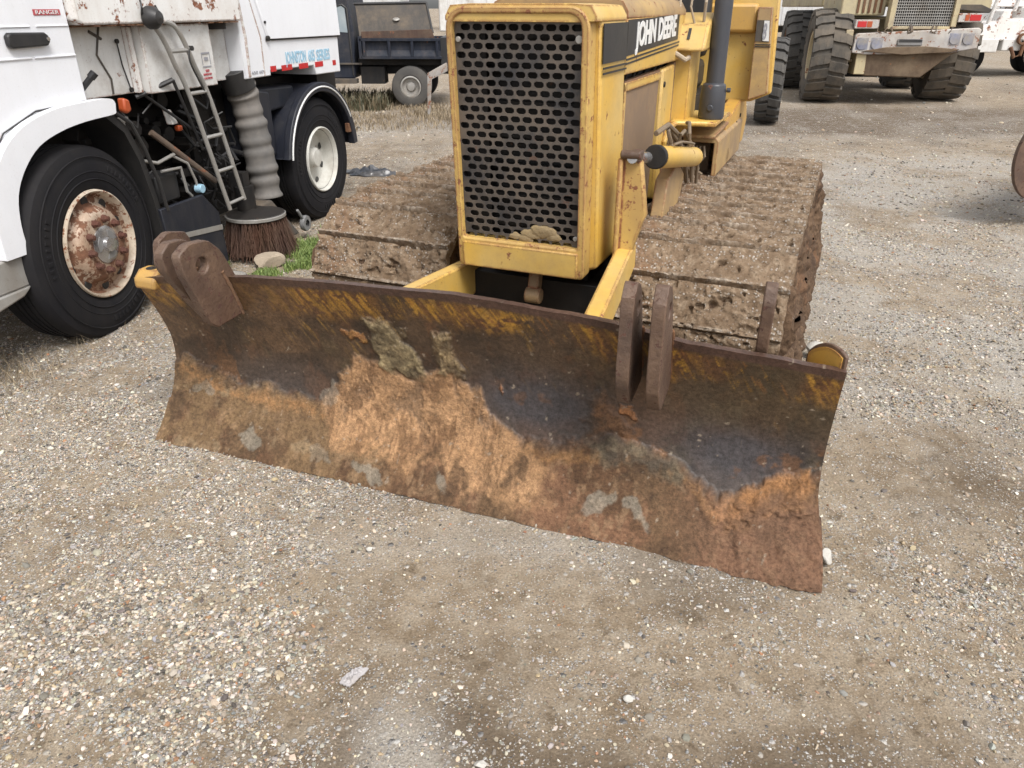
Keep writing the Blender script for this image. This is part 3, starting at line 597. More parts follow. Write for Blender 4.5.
lug_plate(-.290, -.250, chaik([(2.06, .565), (1.98, .68), (1.96, .95), (1.995, 1.01), (2.06, .985), (2.13, .89), (2.23, .68), (2.26, .57)], 2), (2.055, .91), .026)
lug_plate(.000, .038, chaik([(2.32, .60), (2.245, .74), (2.215, .90), (2.235, .955), (2.28, .96), (2.34, .90), (2.39, .62)], 2), (2.285, .88), .022)
for uu_ in (-2.000, -1.962, -2.122, -2.084, -.385, -.345, -.290, -.250):   # ragged weld beads where the lugs meet the face
    m = MB(); zs_ = np.linspace(.60, .80, 18); m.tube([(uu_ + random.uniform(-.0015, .0015), float(np.interp(z_, ZP, VP)) - .004 + .000, z_) for z_ in zs_], [random.uniform(.005, .009) for _ in zs_], 7); D.part('weld_bead', bl(m), M['rust'], blade, 0)
# ---- tracks
def shoe_mesh(seed, W=.72, P=.2):
    nu, nl = 120, 42; t = np.linspace(0, 1, nl); u = np.linspace(0, 1, nu); U, T = np.meshgrid(u, t, indexing='ij')
    h = np.interp(T, [0, .02, .07, .10, .5, .9, 1], [.0, .026, .026, .010, .006, .008, .000])
    n = fbm(U * W, T * P, seed, 13, 6, .68); n2 = fbm(U * W, T * P, seed + 9, 75, 3, .7)
    keep = sstep(.12, .05, T); fill = sstep(.45, .65, fbm(U * W, T * P, seed + 3, 7, 3)) * .012 * (1 - keep)
    h = h + fill + (n - .5) * (.012 + .016 * sstep(.52, .64, fbm(U * W, T * P, seed + 31, 4, 2))) * (1 - .85 * keep) + (n2 - .5) * .012 - (.035 if int(seed * 10) % 3 else .0) * np.exp(-(((U - .60) * W / .016) ** 2 + ((T - .56) * P / .012) ** 2)) - .02 * sstep(.66, .72, fbm(U * W, T * P, seed + 17, 22, 3)) - .012 * sstep(.60, .66, fbm(U * W, T * P, seed + 5, 11, 4, .6))
    X = (U - .5) * W + (fbm(T, U * 0, seed, 5, 2) - .5) * .015 * (U > .5); Y = T * P * .965 + .003
    # top sheet and a skirt
    Zr = h.copy(); Xs = [X]; 
    co = np.stack([X, Y, Zr], -1).reshape(-1, 3); i = np.arange(nu * nl).reshape(nu, nl)
    q = [np.stack([i[:-1, :-1], i[1:, :-1], i[1:, 1:], i[:-1, 1:]], -1).reshape(-1, 4)]
    N = nu * nl; bot = co.copy(); bot[:, 2] = -.035; co = np.concatenate([co, bot])
    def rim(a): return np.stack([a[:-1], a[1:], a[1:] + N, a[:-1] + N], -1)
    q += [rim(i[:, 0])[:, ::-1], rim(i[:, -1]), rim(i[0, :]), rim(i[-1, :])[:, ::-1]]
    rgs = np.random.default_rng(int(seed * 10)); K = 260; ku = rgs.integers(2, nu - 2, K); kt = rgs.integers(2, nl - 2, K); ok = fbm(ku / nu * W, kt / nl * P, seed + 7, 9, 3) > rgs.uniform(.38, .56, K); ku, kt = ku[ok], kt[ok]; K = len(ku)
    rad = rgs.uniform(.0015, .0058, K) * rgs.uniform(.6, 1, K); PV = (IV[None] * (1 + .5 * (rgs.random((K, len(IV), 1)) - .5))) * rad[:, None, None] * np.array([1.2, .9, .7]) + np.stack([X[ku, kt], Y[ku, kt], h[ku, kt]], -1)[:, None, :]
    tri = (IF[None] + (np.arange(K) * len(IV))[:, None, None]).reshape(-1, 3) + 2 * N; Q = np.concatenate(q)
    co = np.concatenate([co, PV.reshape(-1, 3)]); me = bpy.data.meshes.new('track_shoe'); me.from_pydata(co.tolist(), [], Q.tolist() + tri.tolist())
    pale = np.concatenate([(sstep(.13, .08, T) * sstep(.0, .04, T) * .7 * sstep(.35, .6, n)).ravel(), np.zeros(N), np.repeat(rgs.uniform(.2, 1, K), len(IV))])
    fattr(me, 'pale', pale); me.materials.append(M['trackmud']); me.polygons.foreach_set('use_smooth', [True] * len(me.polygons)); me.set_sharp_from_angle(angle=R(60)); return me
SH = [shoe_mesh(k * 3.7 + 1) for k in range(7)]
TR, TZ0, VF, VR = .40, .035, 3.25, 5.05
def track_path(s):
    L = VR - VF; C = math.pi * TR; tot = 2 * L + 2 * C; s %= tot
    if s < L: return VF + s, TZ0 + 2 * TR, 0.
    s -= L
    if s < C: a = s / TR; return VR + TR * math.sin(a), TZ0 + TR + TR * math.cos(a), -a
    s -= C
    if s < L: return VR - s, TZ0, -math.pi
    s -= L; a = math.pi + s / TR; return VF + TR * math.sin(a), TZ0 + TR + TR * math.cos(a), -a
def track(uc, side):
    # mud filled body between the shoes
    tot = 2 * (VR - VF) + 2 * math.pi * TR; ns = 260; nr = 46
    S = np.linspace(0, tot, ns, endpoint=False); P = np.array([track_path(s)[:2] for s in S]); cen = np.array([np.clip(P[:, 0], VF, VR), np.full(ns, TZ0 + TR)]).T
    rr = np.linspace(.02, 1, nr); V = []; hw = .345
    outs = []
    for sg in (1, -1):
        r = rr[:, None]; vv = cen[None, :, 0] + (P[None, :, 0] - cen[None, :, 0]) * r * .93; zz = cen[None, :, 1] + (P[None, :, 1] - cen[None, :, 1]) * r * .93
        nz = fbm(vv, zz, 3 * sg + uc, 7, 5, .6); nn = fbm(vv, zz, 8 * sg, 26, 3)
        uu = uc + sg * (hw - .10 + .155 * nz + .03 * nn - .02 * (1 - r)); uu = uu + sg * .11 * np.clip(1 - zz / .8, 0, 1); outs.append(np.stack([uu - D.off[0], vv - D.off[1], zz], -1))
    co = np.concatenate([o.reshape(-1, 3) for o in outs]); i = np.arange(nr * ns).reshape(nr, ns); ir = np.roll(i, -1, 1)
    q1 = np.stack([i[:-1], i[1:], ir[1:], ir[:-1]], -1).reshape(-1, 4); q = [q1, q1[:, ::-1] + nr * ns]
    a = i[-1]; bb = np.roll(a, -1); q.append(np.stack([a, a + nr * ns, bb + nr * ns, bb], -1))
    me = np_mesh('track', co, np.concatenate(q)); fix_normals(me); body = link_mesh('track', me, M['sidemud'], D.e, True, 0, 60)
    n = int(round(tot / .2)); k0 = .05
    for k in range(n):
        s0 = k0 + k * tot / n; v, z, a = track_path(s0); v1, z1, a1 = track_path(s0 + tot / n)
        ang = math.atan2(z1 - z, v1 - v)
        o = bpy.data.objects.new('track_shoe', SH[(k * 5 + (3 if side > 0 else 0)) % 7]); COL.objects.link(o); o.parent = body
        o.location = (uc - D.off[0], v - D.off[1], z); o.rotation_euler = (ang, 0, math.pi if False else 0)
    return body
track(-.43, 1); track(-1.93, -1)
# ---- nose shell with the perforated grille (u 0.60 wide)
NU0, NU1, NZ0, NZ1 = -1.425, -.842, .700, 1.704
def lean(u, v, z): return (u, v + .06 * (1.70 - z) + .0, z)
def rr_poly(x0, x1, z0, z1, r, rb=None, n=6):
    rb = r if rb is None else rb; P = []
    for cx, cz, a0, q in ((x1 - r, z1 - r, 0, r), (x0 + r, z1 - r, 90, r), (x0 + rb, z0 + rb, 180, rb), (x1 - rb, z0 + rb, 270, rb)):
        for k in range(n + 1):
            a = R(a0 + 90 * k / n); P.append((cx + q * math.cos(a), cz + q * math.sin(a)))
    return P
def frame_ring(outer, inner, ax_v0, ax_v1):
    m = MB(); n = len(outer)
    V = [(x, v, z) for v in (ax_v0, ax_v1) for (x, z) in outer + inner]
    F = []
    for i in range(n):
        j = (i + 1) % n
        F += [(i, j, n + j, n + i), (2 * n + i, 3 * n + i, 3 * n + j, 2 * n + j), (i, 2 * n + i, 2 * n + j, j), (n + i, n + j, 3 * n + j, 3 * n + i)]
    return m.add(V, F)
out = rr_poly(NU0, NU1 - .02, NZ0, NZ1, .075, .02); inn = rr_poly(NU0 + .024, NU1 - .050, NZ0 + .130, NZ1 - .026, .05, .012)
gf = D.part('grille_frame', frame_ring(out, inn, 2.715, 2.80).xf(lean), M['frame_rusty'], bevel=.008)
m = MB(); m.prism([(-1.40, .705), (-.885, .705), (-.885, .815), (-1.40, .815)], 'y', 2.702, 2.714); D.part('lower_crossbar', m.xf(lean), M['yellow'], gf, .006)
# perforated plate
m = MB(); gx0, gx1, gz0, gz1 = NU0 + .022, NU1 - .045, NZ0 + .118, NZ1 - .022; rows = 27; pz = (gz1 - gz0) / rows; px = .0486; VG = 2.742
for r_ in range(rows):
    za = gz0 + r_ * pz; zb = za + pz; off = (r_ % 2) * px / 2; x = gx0 - (px / 2 if r_ % 2 else 0)
    while x < gx1 - 1e-4:
        xa, xb = max(x, gx0), min(x + px, gx1)
        if xb - xa > px * .98:
            cx, cz = (xa + xb) / 2, (za + zb) / 2; a, b_ = px * .405, pz * .355
            I = [(cx + a, cz + b_ * .45), (cx + a * .6, cz + b_), (cx - a * .6, cz + b_), (cx - a, cz + b_ * .45), (cx - a, cz - b_ * .45), (cx - a * .6, cz - b_), (cx + a * .6, cz - b_), (cx + a, cz - b_ * .45)]
            O = [(xb, cz + pz * .25), (cx + px * .25, zb), (cx - px * .25, zb), (xa, cz + pz * .25), (xa, cz - pz * .25), (cx - px * .25, za), (cx + px * .25, za), (xb, cz - pz * .25)]
            V = [(p, VG, q) for p, q in O] + [(p, VG, q) for p, q in I] + [(p, VG + .006, q) for p, q in I]; F = []
            for i in range(8):
                j = (i + 1) % 8; F += [(i, j, 8 + j, 8 + i), (8 + i, 8 + j, 16 + j, 16 + i)]
            F += []
            m.add(V, F)
            for (ca, cb, cc_) in (((xb, za), 7, 6), ((xa, za), 5, 4), ((xa, zb), 3, 2), ((xb, zb), 1, 0)):
                m.add([(ca[0], VG, ca[1]), (O[cb][0], VG, O[cb][1]), (O[cc_][0], VG, O[cc_][1])], [(0, 1, 2)])
        elif xb > xa: m.add([(xa, VG, za), (xb, VG, za), (xb, VG, zb), (xa, VG, zb)], [(0, 1, 2, 3)])
        x += px
gp = D.part('grille_screen', m.xf(lean), M['grille'], gf, 0, smooth=False, fix=False)
m = MB(); m.box(gx0 - .01, gx1 + .01, 2.84, 2.85, gz0 - .02, gz1 + .02); 
for k in range(7): m.box(gx0, gx1, 2.80, 2.84, gz0 + .06 + k * .12, gz0 + .075 + k * .12)
m.box(NU0 + .022, NU0 + .030, 2.75, 2.85, gz0 - .02, gz1 + .02); m.box(NU1 - .050, NU1 - .042, 2.75, 2.85, gz0 - .02, gz1 + .02); m.box(gx0, gx1, 2.75, 2.85, gz0 - .03, gz0 - .02); m.box(gx0, gx1, 2.75, 2.85, gz1 + .012, gz1 + .02)
m.box(gx0 - .01, gx0 + .11, 2.782, 2.790, gz0 - .02, gz1 + .01); m.box(gx1 - .05, gx1 + .01, 2.782, 2.790, gz0 - .02, gz1 + .01)  # black liner plates, added so the outer grille holes stay dark
D.part('radiator', m.xf(lean), M['black_metal'], bevel=0)
for (x, z, r_) in ((gx1 - .018, gz1 - .085, .014), (gx0 + .02, gz1 - .09, .010), (gx1 - .018, gz0 + .05, .010)): m = MB(); m.cyl((x, 2.730, z), r_, 0, .012, 'y', 14); D.part('screen_bolt', m.xf(lean), M['silver'], gp, .002)
# nose side shells, top and the dark decal band
shell = [(NU1 - .02, 2.73), (NU1 - .012, 2.75), (NU1, 2.80), (NU1 + .005, 3.12), (NU1 - .03, 3.12), (NU1 - .055, 2.78)]
m = MB(); m.prism([(NU1 - .045, NZ0 + .01), (NU1 + .012, NZ0 + .03), (NU1 + .0, 1.655), (NU1 - .045, 1.70), (NU1 - .10, 1.705)], 'y', 2.80, 3.125)
D.part('nose_side_panel', m.xf(lambda u, v, z: (u, v + .06 * (1.7 - z), z)), M['yellow'], bevel=.012)
m = MB(); m.prism([(NU0 + .045, NZ0 + .01), (NU0 - .012, NZ0 + .03), (NU0, 1.655), (NU0 + .045, 1.70), (NU0 + .10, 1.705)], 'y', 2.80, 3.125)
D.part('nose_side_panel', m.xf(lean), M['yellow'], bevel=.012)
def hoodsec(m, v0, v1, zb, zs, zt, du=0, dz=0):   # hood cross-section prism with sloped shoulders
    m.prism([(NU1 + .002 + du, zb), (NU1 + .002 + du, zs), (NU1 - .02 + du, zs + .035), (NU1 - .10, zt), (NU0 + .10, zt), (NU0 + .02 - du, zs + .035), (NU0 - .002 - du, zs), (NU0 - .002 - du, zb), (NU0 + .03, zb), (NU0 + .03, zs - .02), (NU1 - .03, zs - .02), (NU1 - .03, zb)], 'y', v0, v1)
    return m
m = hoodsec(MB(), 2.725, 3.118, 1.655, 1.672, 1.712); D.part('nose_top', m, M['yellow'], bevel=.01)
m = MB(); m.hexa([(NU1 - .035, 3.13, 1.455), (NU1 + .004, 3.13, 1.455), (NU1 + .004, 4.20, 1.455), (NU1 - .035, 4.20, 1.455), (NU1 - .035, 3.13, 1.66), (NU1 + .004, 3.13, 1.66), (NU1 + .004, 4.26, 1.67), (NU1 - .035, 4.26, 1.67)])
hood_side = D.part('hood_side_panel', m, M['yellow'], bevel=.005)
m = hoodsec(MB(), 3.13, 4.26, 1.662, 1.685, 1.755, .002); D.part('hood', m, M['yellow_dirty'], bevel=.01)
m = MB(); m.box(NU0 - .004, NU0 + .03, 3.13, 4.22, 1.455, 1.66); D.part('hood_side_panel', m, M['yellow'])
# decals
m = MB(); m.hexa([(NU1 + .0045, 3.135, 1.525), (NU1 + .0065, 3.135, 1.525), (NU1 + .0065, 4.10, 1.555), (NU1 + .0045, 4.10, 1.555), (NU1 + .0045, 3.135, 1.655), (NU1 + .0065, 3.135, 1.655), (NU1 + .0065, 4.10, 1.667), (NU1 + .0045, 4.10, 1.667)])
dec = D.part('name_band', m, M['black_paint'], hood_side, 0)
m = MB()
for z in (1.508, 1.493): m.hexa([(NU1 + .0045, 3.135, z), (NU1 + .0065, 3.135, z), (NU1 + .0065, 4.20, z + .033), (NU1 + .0045, 4.20, z + .033), (NU1 + .0045, 3.135, z + .007), (NU1 + .0065, 3.135, z + .007), (NU1 + .0065, 4.20, z + .040), (NU1 + .0045, 4.20, z + .040)])
D.part('pinstripe', m, M['black_paint'], hood_side, 0)
for w_, a_, b_, z_ in (('JOHN', 3.27, 3.60, 1.556), ('DEERE', 3.65, 4.03, 1.567)): D.part('lettering', text_side(w_, .125, NU1 + .008, a_, b_, z_, slope=.028, bold=.0045), M['decal_white'], hood_side, 0, smooth=False, fix=False)
m = MB(); m.box(NU1 + .013, NU1 + .016, 2.80, 3.118, 1.515, 1.648); D.part('name_band', m.xf(lambda u, v, z: (u - .008, v + .06 * (1.7 - z) * .95, z)), M['black_paint'], None, 0)
m = MB()
for z in (1.496, 1.478): m.box(NU1 + .007, NU1 + .010, 2.80, 3.12, z, z + .007)
D.part('pinstripe', m.xf(lambda u, v, z: (u, v + .06 * (1.7 - z), z)), M['black_paint'], None, 0)
# engine core, doors
m = MB(); m.box(-1.36, -.91, 3.0, 4.6, .62, 1.50); m.box(-1.5, -.80, 4.55, 5.3, .55, 1.25)
for k in range(9): m.tube([(-.9 + random.uniform(-.02, .02), 3.15 + k * .14, 1.40), (-.885, 3.2 + k * .14, 1.46), (-.9, 3.3 + k * .13, 1.49)], .009, 6)
D.part('engine', m, M['black_metal'])
m = MB(); m.hexa([(-.885, 3.20, .74), (-.858, 3.20, .74), (-.858, 3.80, .74), (-.885, 3.80, .74), (-.885, 3.22, 1.425), (-.858, 3.22, 1.425), (-.858, 3.86, 1.43), (-.885, 3.86, 1.43)])
dr = D.part('engine_door', m, M['yellow_brown'])
m = MB(); m.box(-.857, -.850, 3.20, 3.225, .76, 1.415); m.box(-.857, -.850, 3.20, 3.86, 1.385, 1.42); D.part('door_edge', m, M['yellow'], dr, .003)
m = MB(); m.cyl((-.856, 3.90, 1.36), .014, 0, .02, 'x', 12); D.part('latch', m, M['black_metal'], dr, .002)
m = MB(); m.hexa([(-.885, 3.87, .80), (-.842, 3.87, .80), (-.842, 4.13, .80), (-.885, 4.13, .80), (-.885, 3.87, 1.43), (-.842, 3.87, 1.43), (-.842, 4.13, 1.44), (-.885, 4.13, 1.44)]); D.part('engine_door', m, M['yellow'], bevel=.012)
m = MB(); m.box(-.885, -.85, 4.14, 4.62, .80, 1.45); D.part('engine_door', m, M['yellow_brown'])
m = MB(); m.box(-1.44, -1.41, 3.2, 4.6, .75, 1.43); D.part('engine_door', m, M['yellow_dirty'])
# column, control tower, vertical pipe, fender bits
m = MB(); m.box(-.90, -.77, 4.18, 4.42, 1.10, 1.55); D.part('dash_column', m, M['yellow'], bevel=.008)
m = MB(); m.hexa([(-.90, 4.12, 1.50), (-.70, 4.12, 1.50), (-.70, 4.36, 1.50), (-.90, 4.36, 1.50), (-.90, 4.20, 1.62), (-.70, 4.20, 1.62), (-.70, 4.36, 1.68), (-.90, 4.36, 1.68)]); tw = D.part('control_housing', m, M['yellow'], bevel=.014)
m = MB()
for u in (-.86, -.80): m.hexa([(u, 4.150, 1.555), (u + .014, 4.150, 1.555), (u + .014, 4.165, 1.555), (u, 4.165, 1.555), (u, 4.186, 1.605), (u + .014, 4.186, 1.605), (u + .014, 4.20, 1.605), (u, 4.20, 1.605)])
D.part('slot', m, M['black_paint'], tw, 0)
m = MB(); m.tube([(-.88, 4.13, 1.50), (-.84, 4.10, 1.49), (-.79, 4.11, 1.46), (-.78, 4.15, 1.47)], .013, 8); m.tube([(-.84, 4.22, 1.60), (-.85, 4.16, 1.68), (-.86, 4.2, 1.8), (-.85, 4.3, 1.95)], .006, 6); m.tube([(-.78, 4.22, 1.62), (-.80, 4.18, 1.7), (-.79, 4.2, 1.85)], .006, 6); m.tube([(-.74, 4.24, 1.62), (-.73, 4.2, 1.72), (-.75, 4.3, 1.9)], .008, 6)
D.part('control_cable', m, M['rock_tan'], tw, 0)
m = MB(); m.cyl((-1.05, 4.45, 0), .10, 1.4, 2.05, 'z', 24); D.part('exhaust_stack', m, M['pipe'], bevel=.006)
m = MB(); m.lathe([(.0001, 1.32), (.047, 1.32), (.046, 1.6), (.045, 2.25), (.0001, 2.25)], (-.655, 4.28, 0), 'z', 24); pp = D.part('cab_post', m, M['pipe'], bevel=.003)
m = MB(); m.lathe([(.0001, 1.165), (.064, 1.165), (.068, 1.18), (.066, 1.30), (.060, 1.335), (.047, 1.345), (.0001, 1.345)], (-.657, 4.28, 0), 'z', 24); m.cyl((-.655, 4.205, 1.225), .016, 0, .012, 'y', 12); m.cyl((-.59, 4.28, 1.31), .012, 0, .02, 'x', 10); D.part('post_socket', m, M['pipe'], pp, .003)
# fender shelf with its curled front lip
m = MB(); m.box(-.84, -.60, 4.10, 4.62, 1.145, 1.165)
m.tube([(-.83, 4.00, 1.00), (-.83, 3.97, 1.08), (-.82, 4.00, 1.14), (-.80, 4.08, 1.158), (-.62, 4.12, 1.158)], .016, 8); D.part('fender_shelf', m, M['yellow'], bevel=.006)
m = MB(); m.box(-.845, -.835, 3.98, 4.5, .88, 1.14); m.box(-.83, -.70, 4.45, 4.46, .88, 1.14); D.part('fender_backing', m, M['yellow_brown'])
# step box / sill along the track's inner edge
m = MB(); m.prism([(-.80, 1.065), (-.62, 1.065), (-.60, 1.045), (-.60, .86), (-.625, .86), (-.625, 1.035), (-.80, 1.035)], 'y', 4.30, 5.25); D.part('sill', m, M['yellow_dirty'], bevel=.004)
m = MB(); m.hexa([(-.83, 4.22, 1.07), (-.615, 4.22, 1.07), (-.60, 4.60, 1.10), (-.83, 4.60, 1.10), (-.83, 4.22, 1.085), (-.615, 4.22, 1.085), (-.60, 4.60, 1.115), (-.83, 4.60, 1.115)]); D.part('step_plate', m, M['yellow_dirty'], bevel=.003)
m = MB(); m.box(-.80, -.66, 4.42, 4.45, .86, 1.03); D.part('sill_backing', m, M['mudbrown'])
m = MB()
for k in range(8): u = -.80 + k * .018; m.tube([(u, 4.28, 1.02), (u + random.uniform(-.03, .03), 4.26, .97), (u + random.uniform(-.04, .04), 4.27, .9), (u + random.uniform(-.05, .05), 4.28, .87)], .007, 6)
m.tube([(-.84, 4.0, 1.1), (-.78, 3.95, 1.06), (-.74, 4.0, 1.0), (-.72, 4.15, .92), (-.70, 4.2, .86)], .011, 8)
D.part('hydraulic_hose', m, M['wood'], bevel=0)
m = MB(); m.prism([(4.62, .88), (5.50, .88), (5.60, 1.02), (5.40, 1.20), (4.62, 1.11)], 'x', -.70, -.615); D.part('rear_frame', m, M['yellow_orange'], bevel=.005)
m = MB(); m.cyl((-.614, 5.05, 1.05), .012, 0, .006, 'x', 8); m.cyl((-.614, 5.2, 1.08), .012, 0, .006, 'x', 8); D.part('bolt', m, M['black_metal'], bevel=0)
m = MB(); m.cyl((-.70, 4.72, .905), .05, 0, .10, 'x', 16); D.part('carrier_roller', m, M['rust'], bevel=.004)
# rear tank with badge
m = MB(); m.prism([(-1.80, 1.10), (-.62, 1.145), (-.62, 2.0), (-1.80, 2.0)], 'y', 5.26, 5.75); m.prism([(-1.80, 1.10), (-.56, 1.165), (-.445, 1.215), (-.483, 2.0), (-1.80, 2.0)], 'y', 5.20, 5.26); tk = D.part('fuel_tank', m, M['yellow'], bevel=.012)
m = MB(); m.prism([(-1.78, 1.56), (-.58, 1.56), (-.58, 1.72), (-1.78, 1.72)], 'y', 5.14, 5.198); D.part('tank_ledge', m, M['yellow_orange'], tk, .02)
m = MB(); m.prism([(-.572, 1.18), (-.462, 1.222), (-.500, 1.70), (-.580, 1.70)], 'y', 5.115, 5.197); cp = D.part('corner_panel', m, M['yellow_dirty'], tk, .004)
m = MB(); m.prism([(-.574, 1.515), (-.492, 1.512), (-.504, 1.63), (-.576, 1.63)], 'y', 5.110, 5.114); D.part('number_band', m, M['greycover'], cp, 0)
m = MB(); m.prism([(-.530, 1.518), (-.493, 1.516), (-.505, 1.627), (-.534, 1.628)], 'y', 5.106, 5.1095); D.part('number_ground', m, M['decal_white'], cp, 0)
vs, fs = text_mesh('8', .12, .8, .003); m = MB().add([(-.535 + a * .5, 5.104 - c * .3, 1.528 + b) for a, b, c in vs], fs); D.part('number', m, M['greytext'], cp, 0, smooth=False, fix=False)
m = MB(); m.box(-.570, -.480, 5.110, 5.114, 1.495, 1.500); m.box(-.570, -.478, 5.110, 5.114, 1.483, 1.488); D.part('pinstripe', m, M['black_paint'], cp, 0)
m = MB(); m.box(-1.5, -.85, 4.7, 5.1, 1.25, 1.42); m.box(-1.5, -.85, 5.05, 5.15, 1.42, 1.85); D.part('seat', m, M['black_paint'], bevel=.04)
# lift arms, push arms, cylinder
def bar(m, pts, w, h):   # flat bar along pts (u,v,z): w across u, h perpendicular in the v-z plane
    P = [Vector(p) for p in pts]; n = len(P)
    V = []
    for i, p in enumerate(P):
        d = (P[min(i + 1, n - 1)] - P[max(i - 1, 0)]); d.x = 0; d.normalize(); nn = Vector((0, -d.z, d.y)); hh = h[i] if isinstance(h, list) else h
        for sx, sz in ((-1, -1), (1, -1), (1, 1), (-1, 1)): V.append(p + Vector((sx * w / 2, 0, 0)) + nn * sz * hh / 2)
    F = [(3, 2, 1, 0), tuple((n - 1) * 4 + k for k in range(4))]
    for i in range(n - 1):
        for k in range(4): F.append((i * 4 + k, i * 4 + (k + 1) % 4, (i + 1) * 4 + (k + 1) % 4, (i + 1) * 4 + k))
    return m.add(V, F)
m = MB(); m.prism([(-.770, 1.19), (-.70, 1.185), (-.682, 1.165), (-.650, .965), (-.664, .93), (-.712, .76), (-.762, .70), (-.762, .80)], 'y', 2.885, 2.925); m.prism([(-.772, 1.18), (-.752, 1.18), (-.752, .72), (-.772, .72)], 'y', 2.86, 3.02); la = D.part('lift_arm', m, M['frame_rusty'], bevel=.008)
m = bar(MB(), [(-.735, 2.98, .77), (-.725, 2.86, .76), (-.69, 2.38, .67), (-.68, 2.32, .62)], .07, [.10, .12, .13, .14]); D.part('push_arm', m, M['yellow'], bevel=.008)
m = bar(MB(), [(-1.47, 3.30, .62), (-1.47, 2.95, .585), (-1.475, 2.33, .60)], .065, [.16, .16, .22]); D.part('push_arm', m, M['yellow'], bevel=.008)
m = MB(); m.box(-1.52, -.80, 2.98, 3.10, .42, .55); m.box(-1.50, -1.30, 2.62, 2.70, .40, .50); D.part('cross_member', m, M['yellow_brown'], bevel=.01)
m = bar(MB(), [(-1.12, 2.92, .70), (-1.12, 2.90, .62), (-1.12, 2.88, .56)], .05, [.05, .05, .06]); m.cyl((-1.13, 2.87, .57), .035, -.02, .05, 'x', 14); D.part('tow_hook', m, M['yellow_dirty'], bevel=.006)
m = MB(); m.box(-1.46, -.80, 2.95, 4.9, .25, .62); D.part('belly_pan', m, M['black_metal'])
m = MB(); m.tube([(-.675, 3.12, 1.15), (-.650, 3.85, 1.035)], .046, 22); cy = D.part('lift_cylinder', m, M['yellow'], bevel=.006)
m = MB(); m.tube([(-.678, 3.09, 1.155), (-.6765, 3.118, 1.151)], .049, 22); D.part('gland', m, M['black_metal'], cy, .004)
m = MB(); m.tube([(-.715, 2.86, 1.185), (-.70, 3.05, 1.158)], .022, 14); D.part('rod', m, M['chrome'], cy, .002)
m = MB(); m.cyl((-.762, 2.87, 1.195), .017, 0, .08, 'x', 14); m.box(-.728, -.684, 2.86, 2.92, 1.172, 1.21); D.part('pin', m, M['lug'], la, .005)
m = MB(); m.tube([(-.71, 3.55, 1.14), (-.72, 3.52, 1.19), (-.74, 3.6, 1.20), (-.72, 3.75, 1.12), (-.66, 3.85, 1.02), (-.66, 3.92, .90)], .010, 8); m.tube([(-.66, 3.75, 1.10), (-.66, 3.72, 1.16), (-.68, 3.8, 1.20), (-.72, 3.95, 1.18)], .009, 8); m.tube([(-.645, 3.3, 1.175), (-.64, 3.45, 1.165), (-.635, 3.6, 1.14), (-.63, 3.7, 1.12)], .006, 6); m.tube([(-.75, 3.4, 1.2), (-.73, 3.55, 1.22), (-.72, 3.75, 1.15), (-.70, 3.9, 1.0), (-.71, 4.05, .87)], .012, 8); m.tube([(-.69, 3.62, 1.13), (-.68, 3.60, 1.17), (-.69, 3.75, 1.17), (-.64, 3.92, 1.02), (-.65, 4.0, .88)], .009, 8); D.part('cylinder_hose', m, M['wood'], cy, 0)
m = MB(); m.prism([(3.35, .80), (3.72, .82), (3.80, .96), (3.62, 1.05), (3.42, 1.0)], 'x', -.74, -.68); D.part('trunnion_bracket', m, M['yellow_dirty'], bevel=.006)
# mud clod caught under the grille
def clod(th, name, c, r, sc, mat, parent=None, seed=0, **k):
    import bmesh
    b = bmesh.new(); bmesh.ops.create_icosphere(b, subdivisions=3, radius=1.); P = np.array([q.co[:] for q in b.verts]); F = [tuple(w.index for w in p.verts) for p in b.faces]; b.free()
    P = P * (1 + 1.1 * (fbm(P[:, 0], P[:, 1], P[:, 2] + seed, 1.1, 4) - .5))[:, None] * np.array(sc) * r + np.array(c)
    return th.part(name, MB().add(P, F), mat, parent, 0, ang=40, **k)
for k_, (cu_, cz_, r_) in enumerate(((-1.10, .868, .030), (-1.05, .885, .036), (-1.13, .845, .022), (-1.0, .862, .024), (-1.17, .85, .018))): clod(D, 'mud_clod', (cu_, 2.795, cz_), r_, (1.5, .28, .8), M['clay'], gf, k_ * 3)

def smooth_path(P, n=4):
    out_ = []
    for i in range(len(P) - 1):
        p0 = Vector(P[max(i - 1, 0)]); p1 = Vector(P[i]); p2 = Vector(P[i + 1]); p3 = Vector(P[min(i + 2, len(P) - 1)])
        for k in range(n): t = k / n; out_.append(.5 * ((2 * p1) + (p2 - p0) * t + (2 * p0 - 5 * p1 + 4 * p2 - p3) * t * t + (3 * p1 - p0 - 3 * p2 + p3) * t ** 3))
    return out_ + [Vector(P[-1])]

# ================================================================= SWEEPER TRUCK
S = Thing('sweeper_truck', 'white street sweeper truck with ladder, corrugated suction hose and rusty front wheel', 'sweeper truck', 14.4, -4.4, 4.8)
US = -3.277
def side_poly(pts): return pts
WV, WZ, WR_ = 3.364, .51, .62
def arch(c, z, r, a0, a1, n=18): return [(c + r * math.cos(R(a0 + (a1 - a0) * k / n)), z + r * math.sin(R(a0 + (a1 - a0) * k / n))) for k in range(n + 1)]
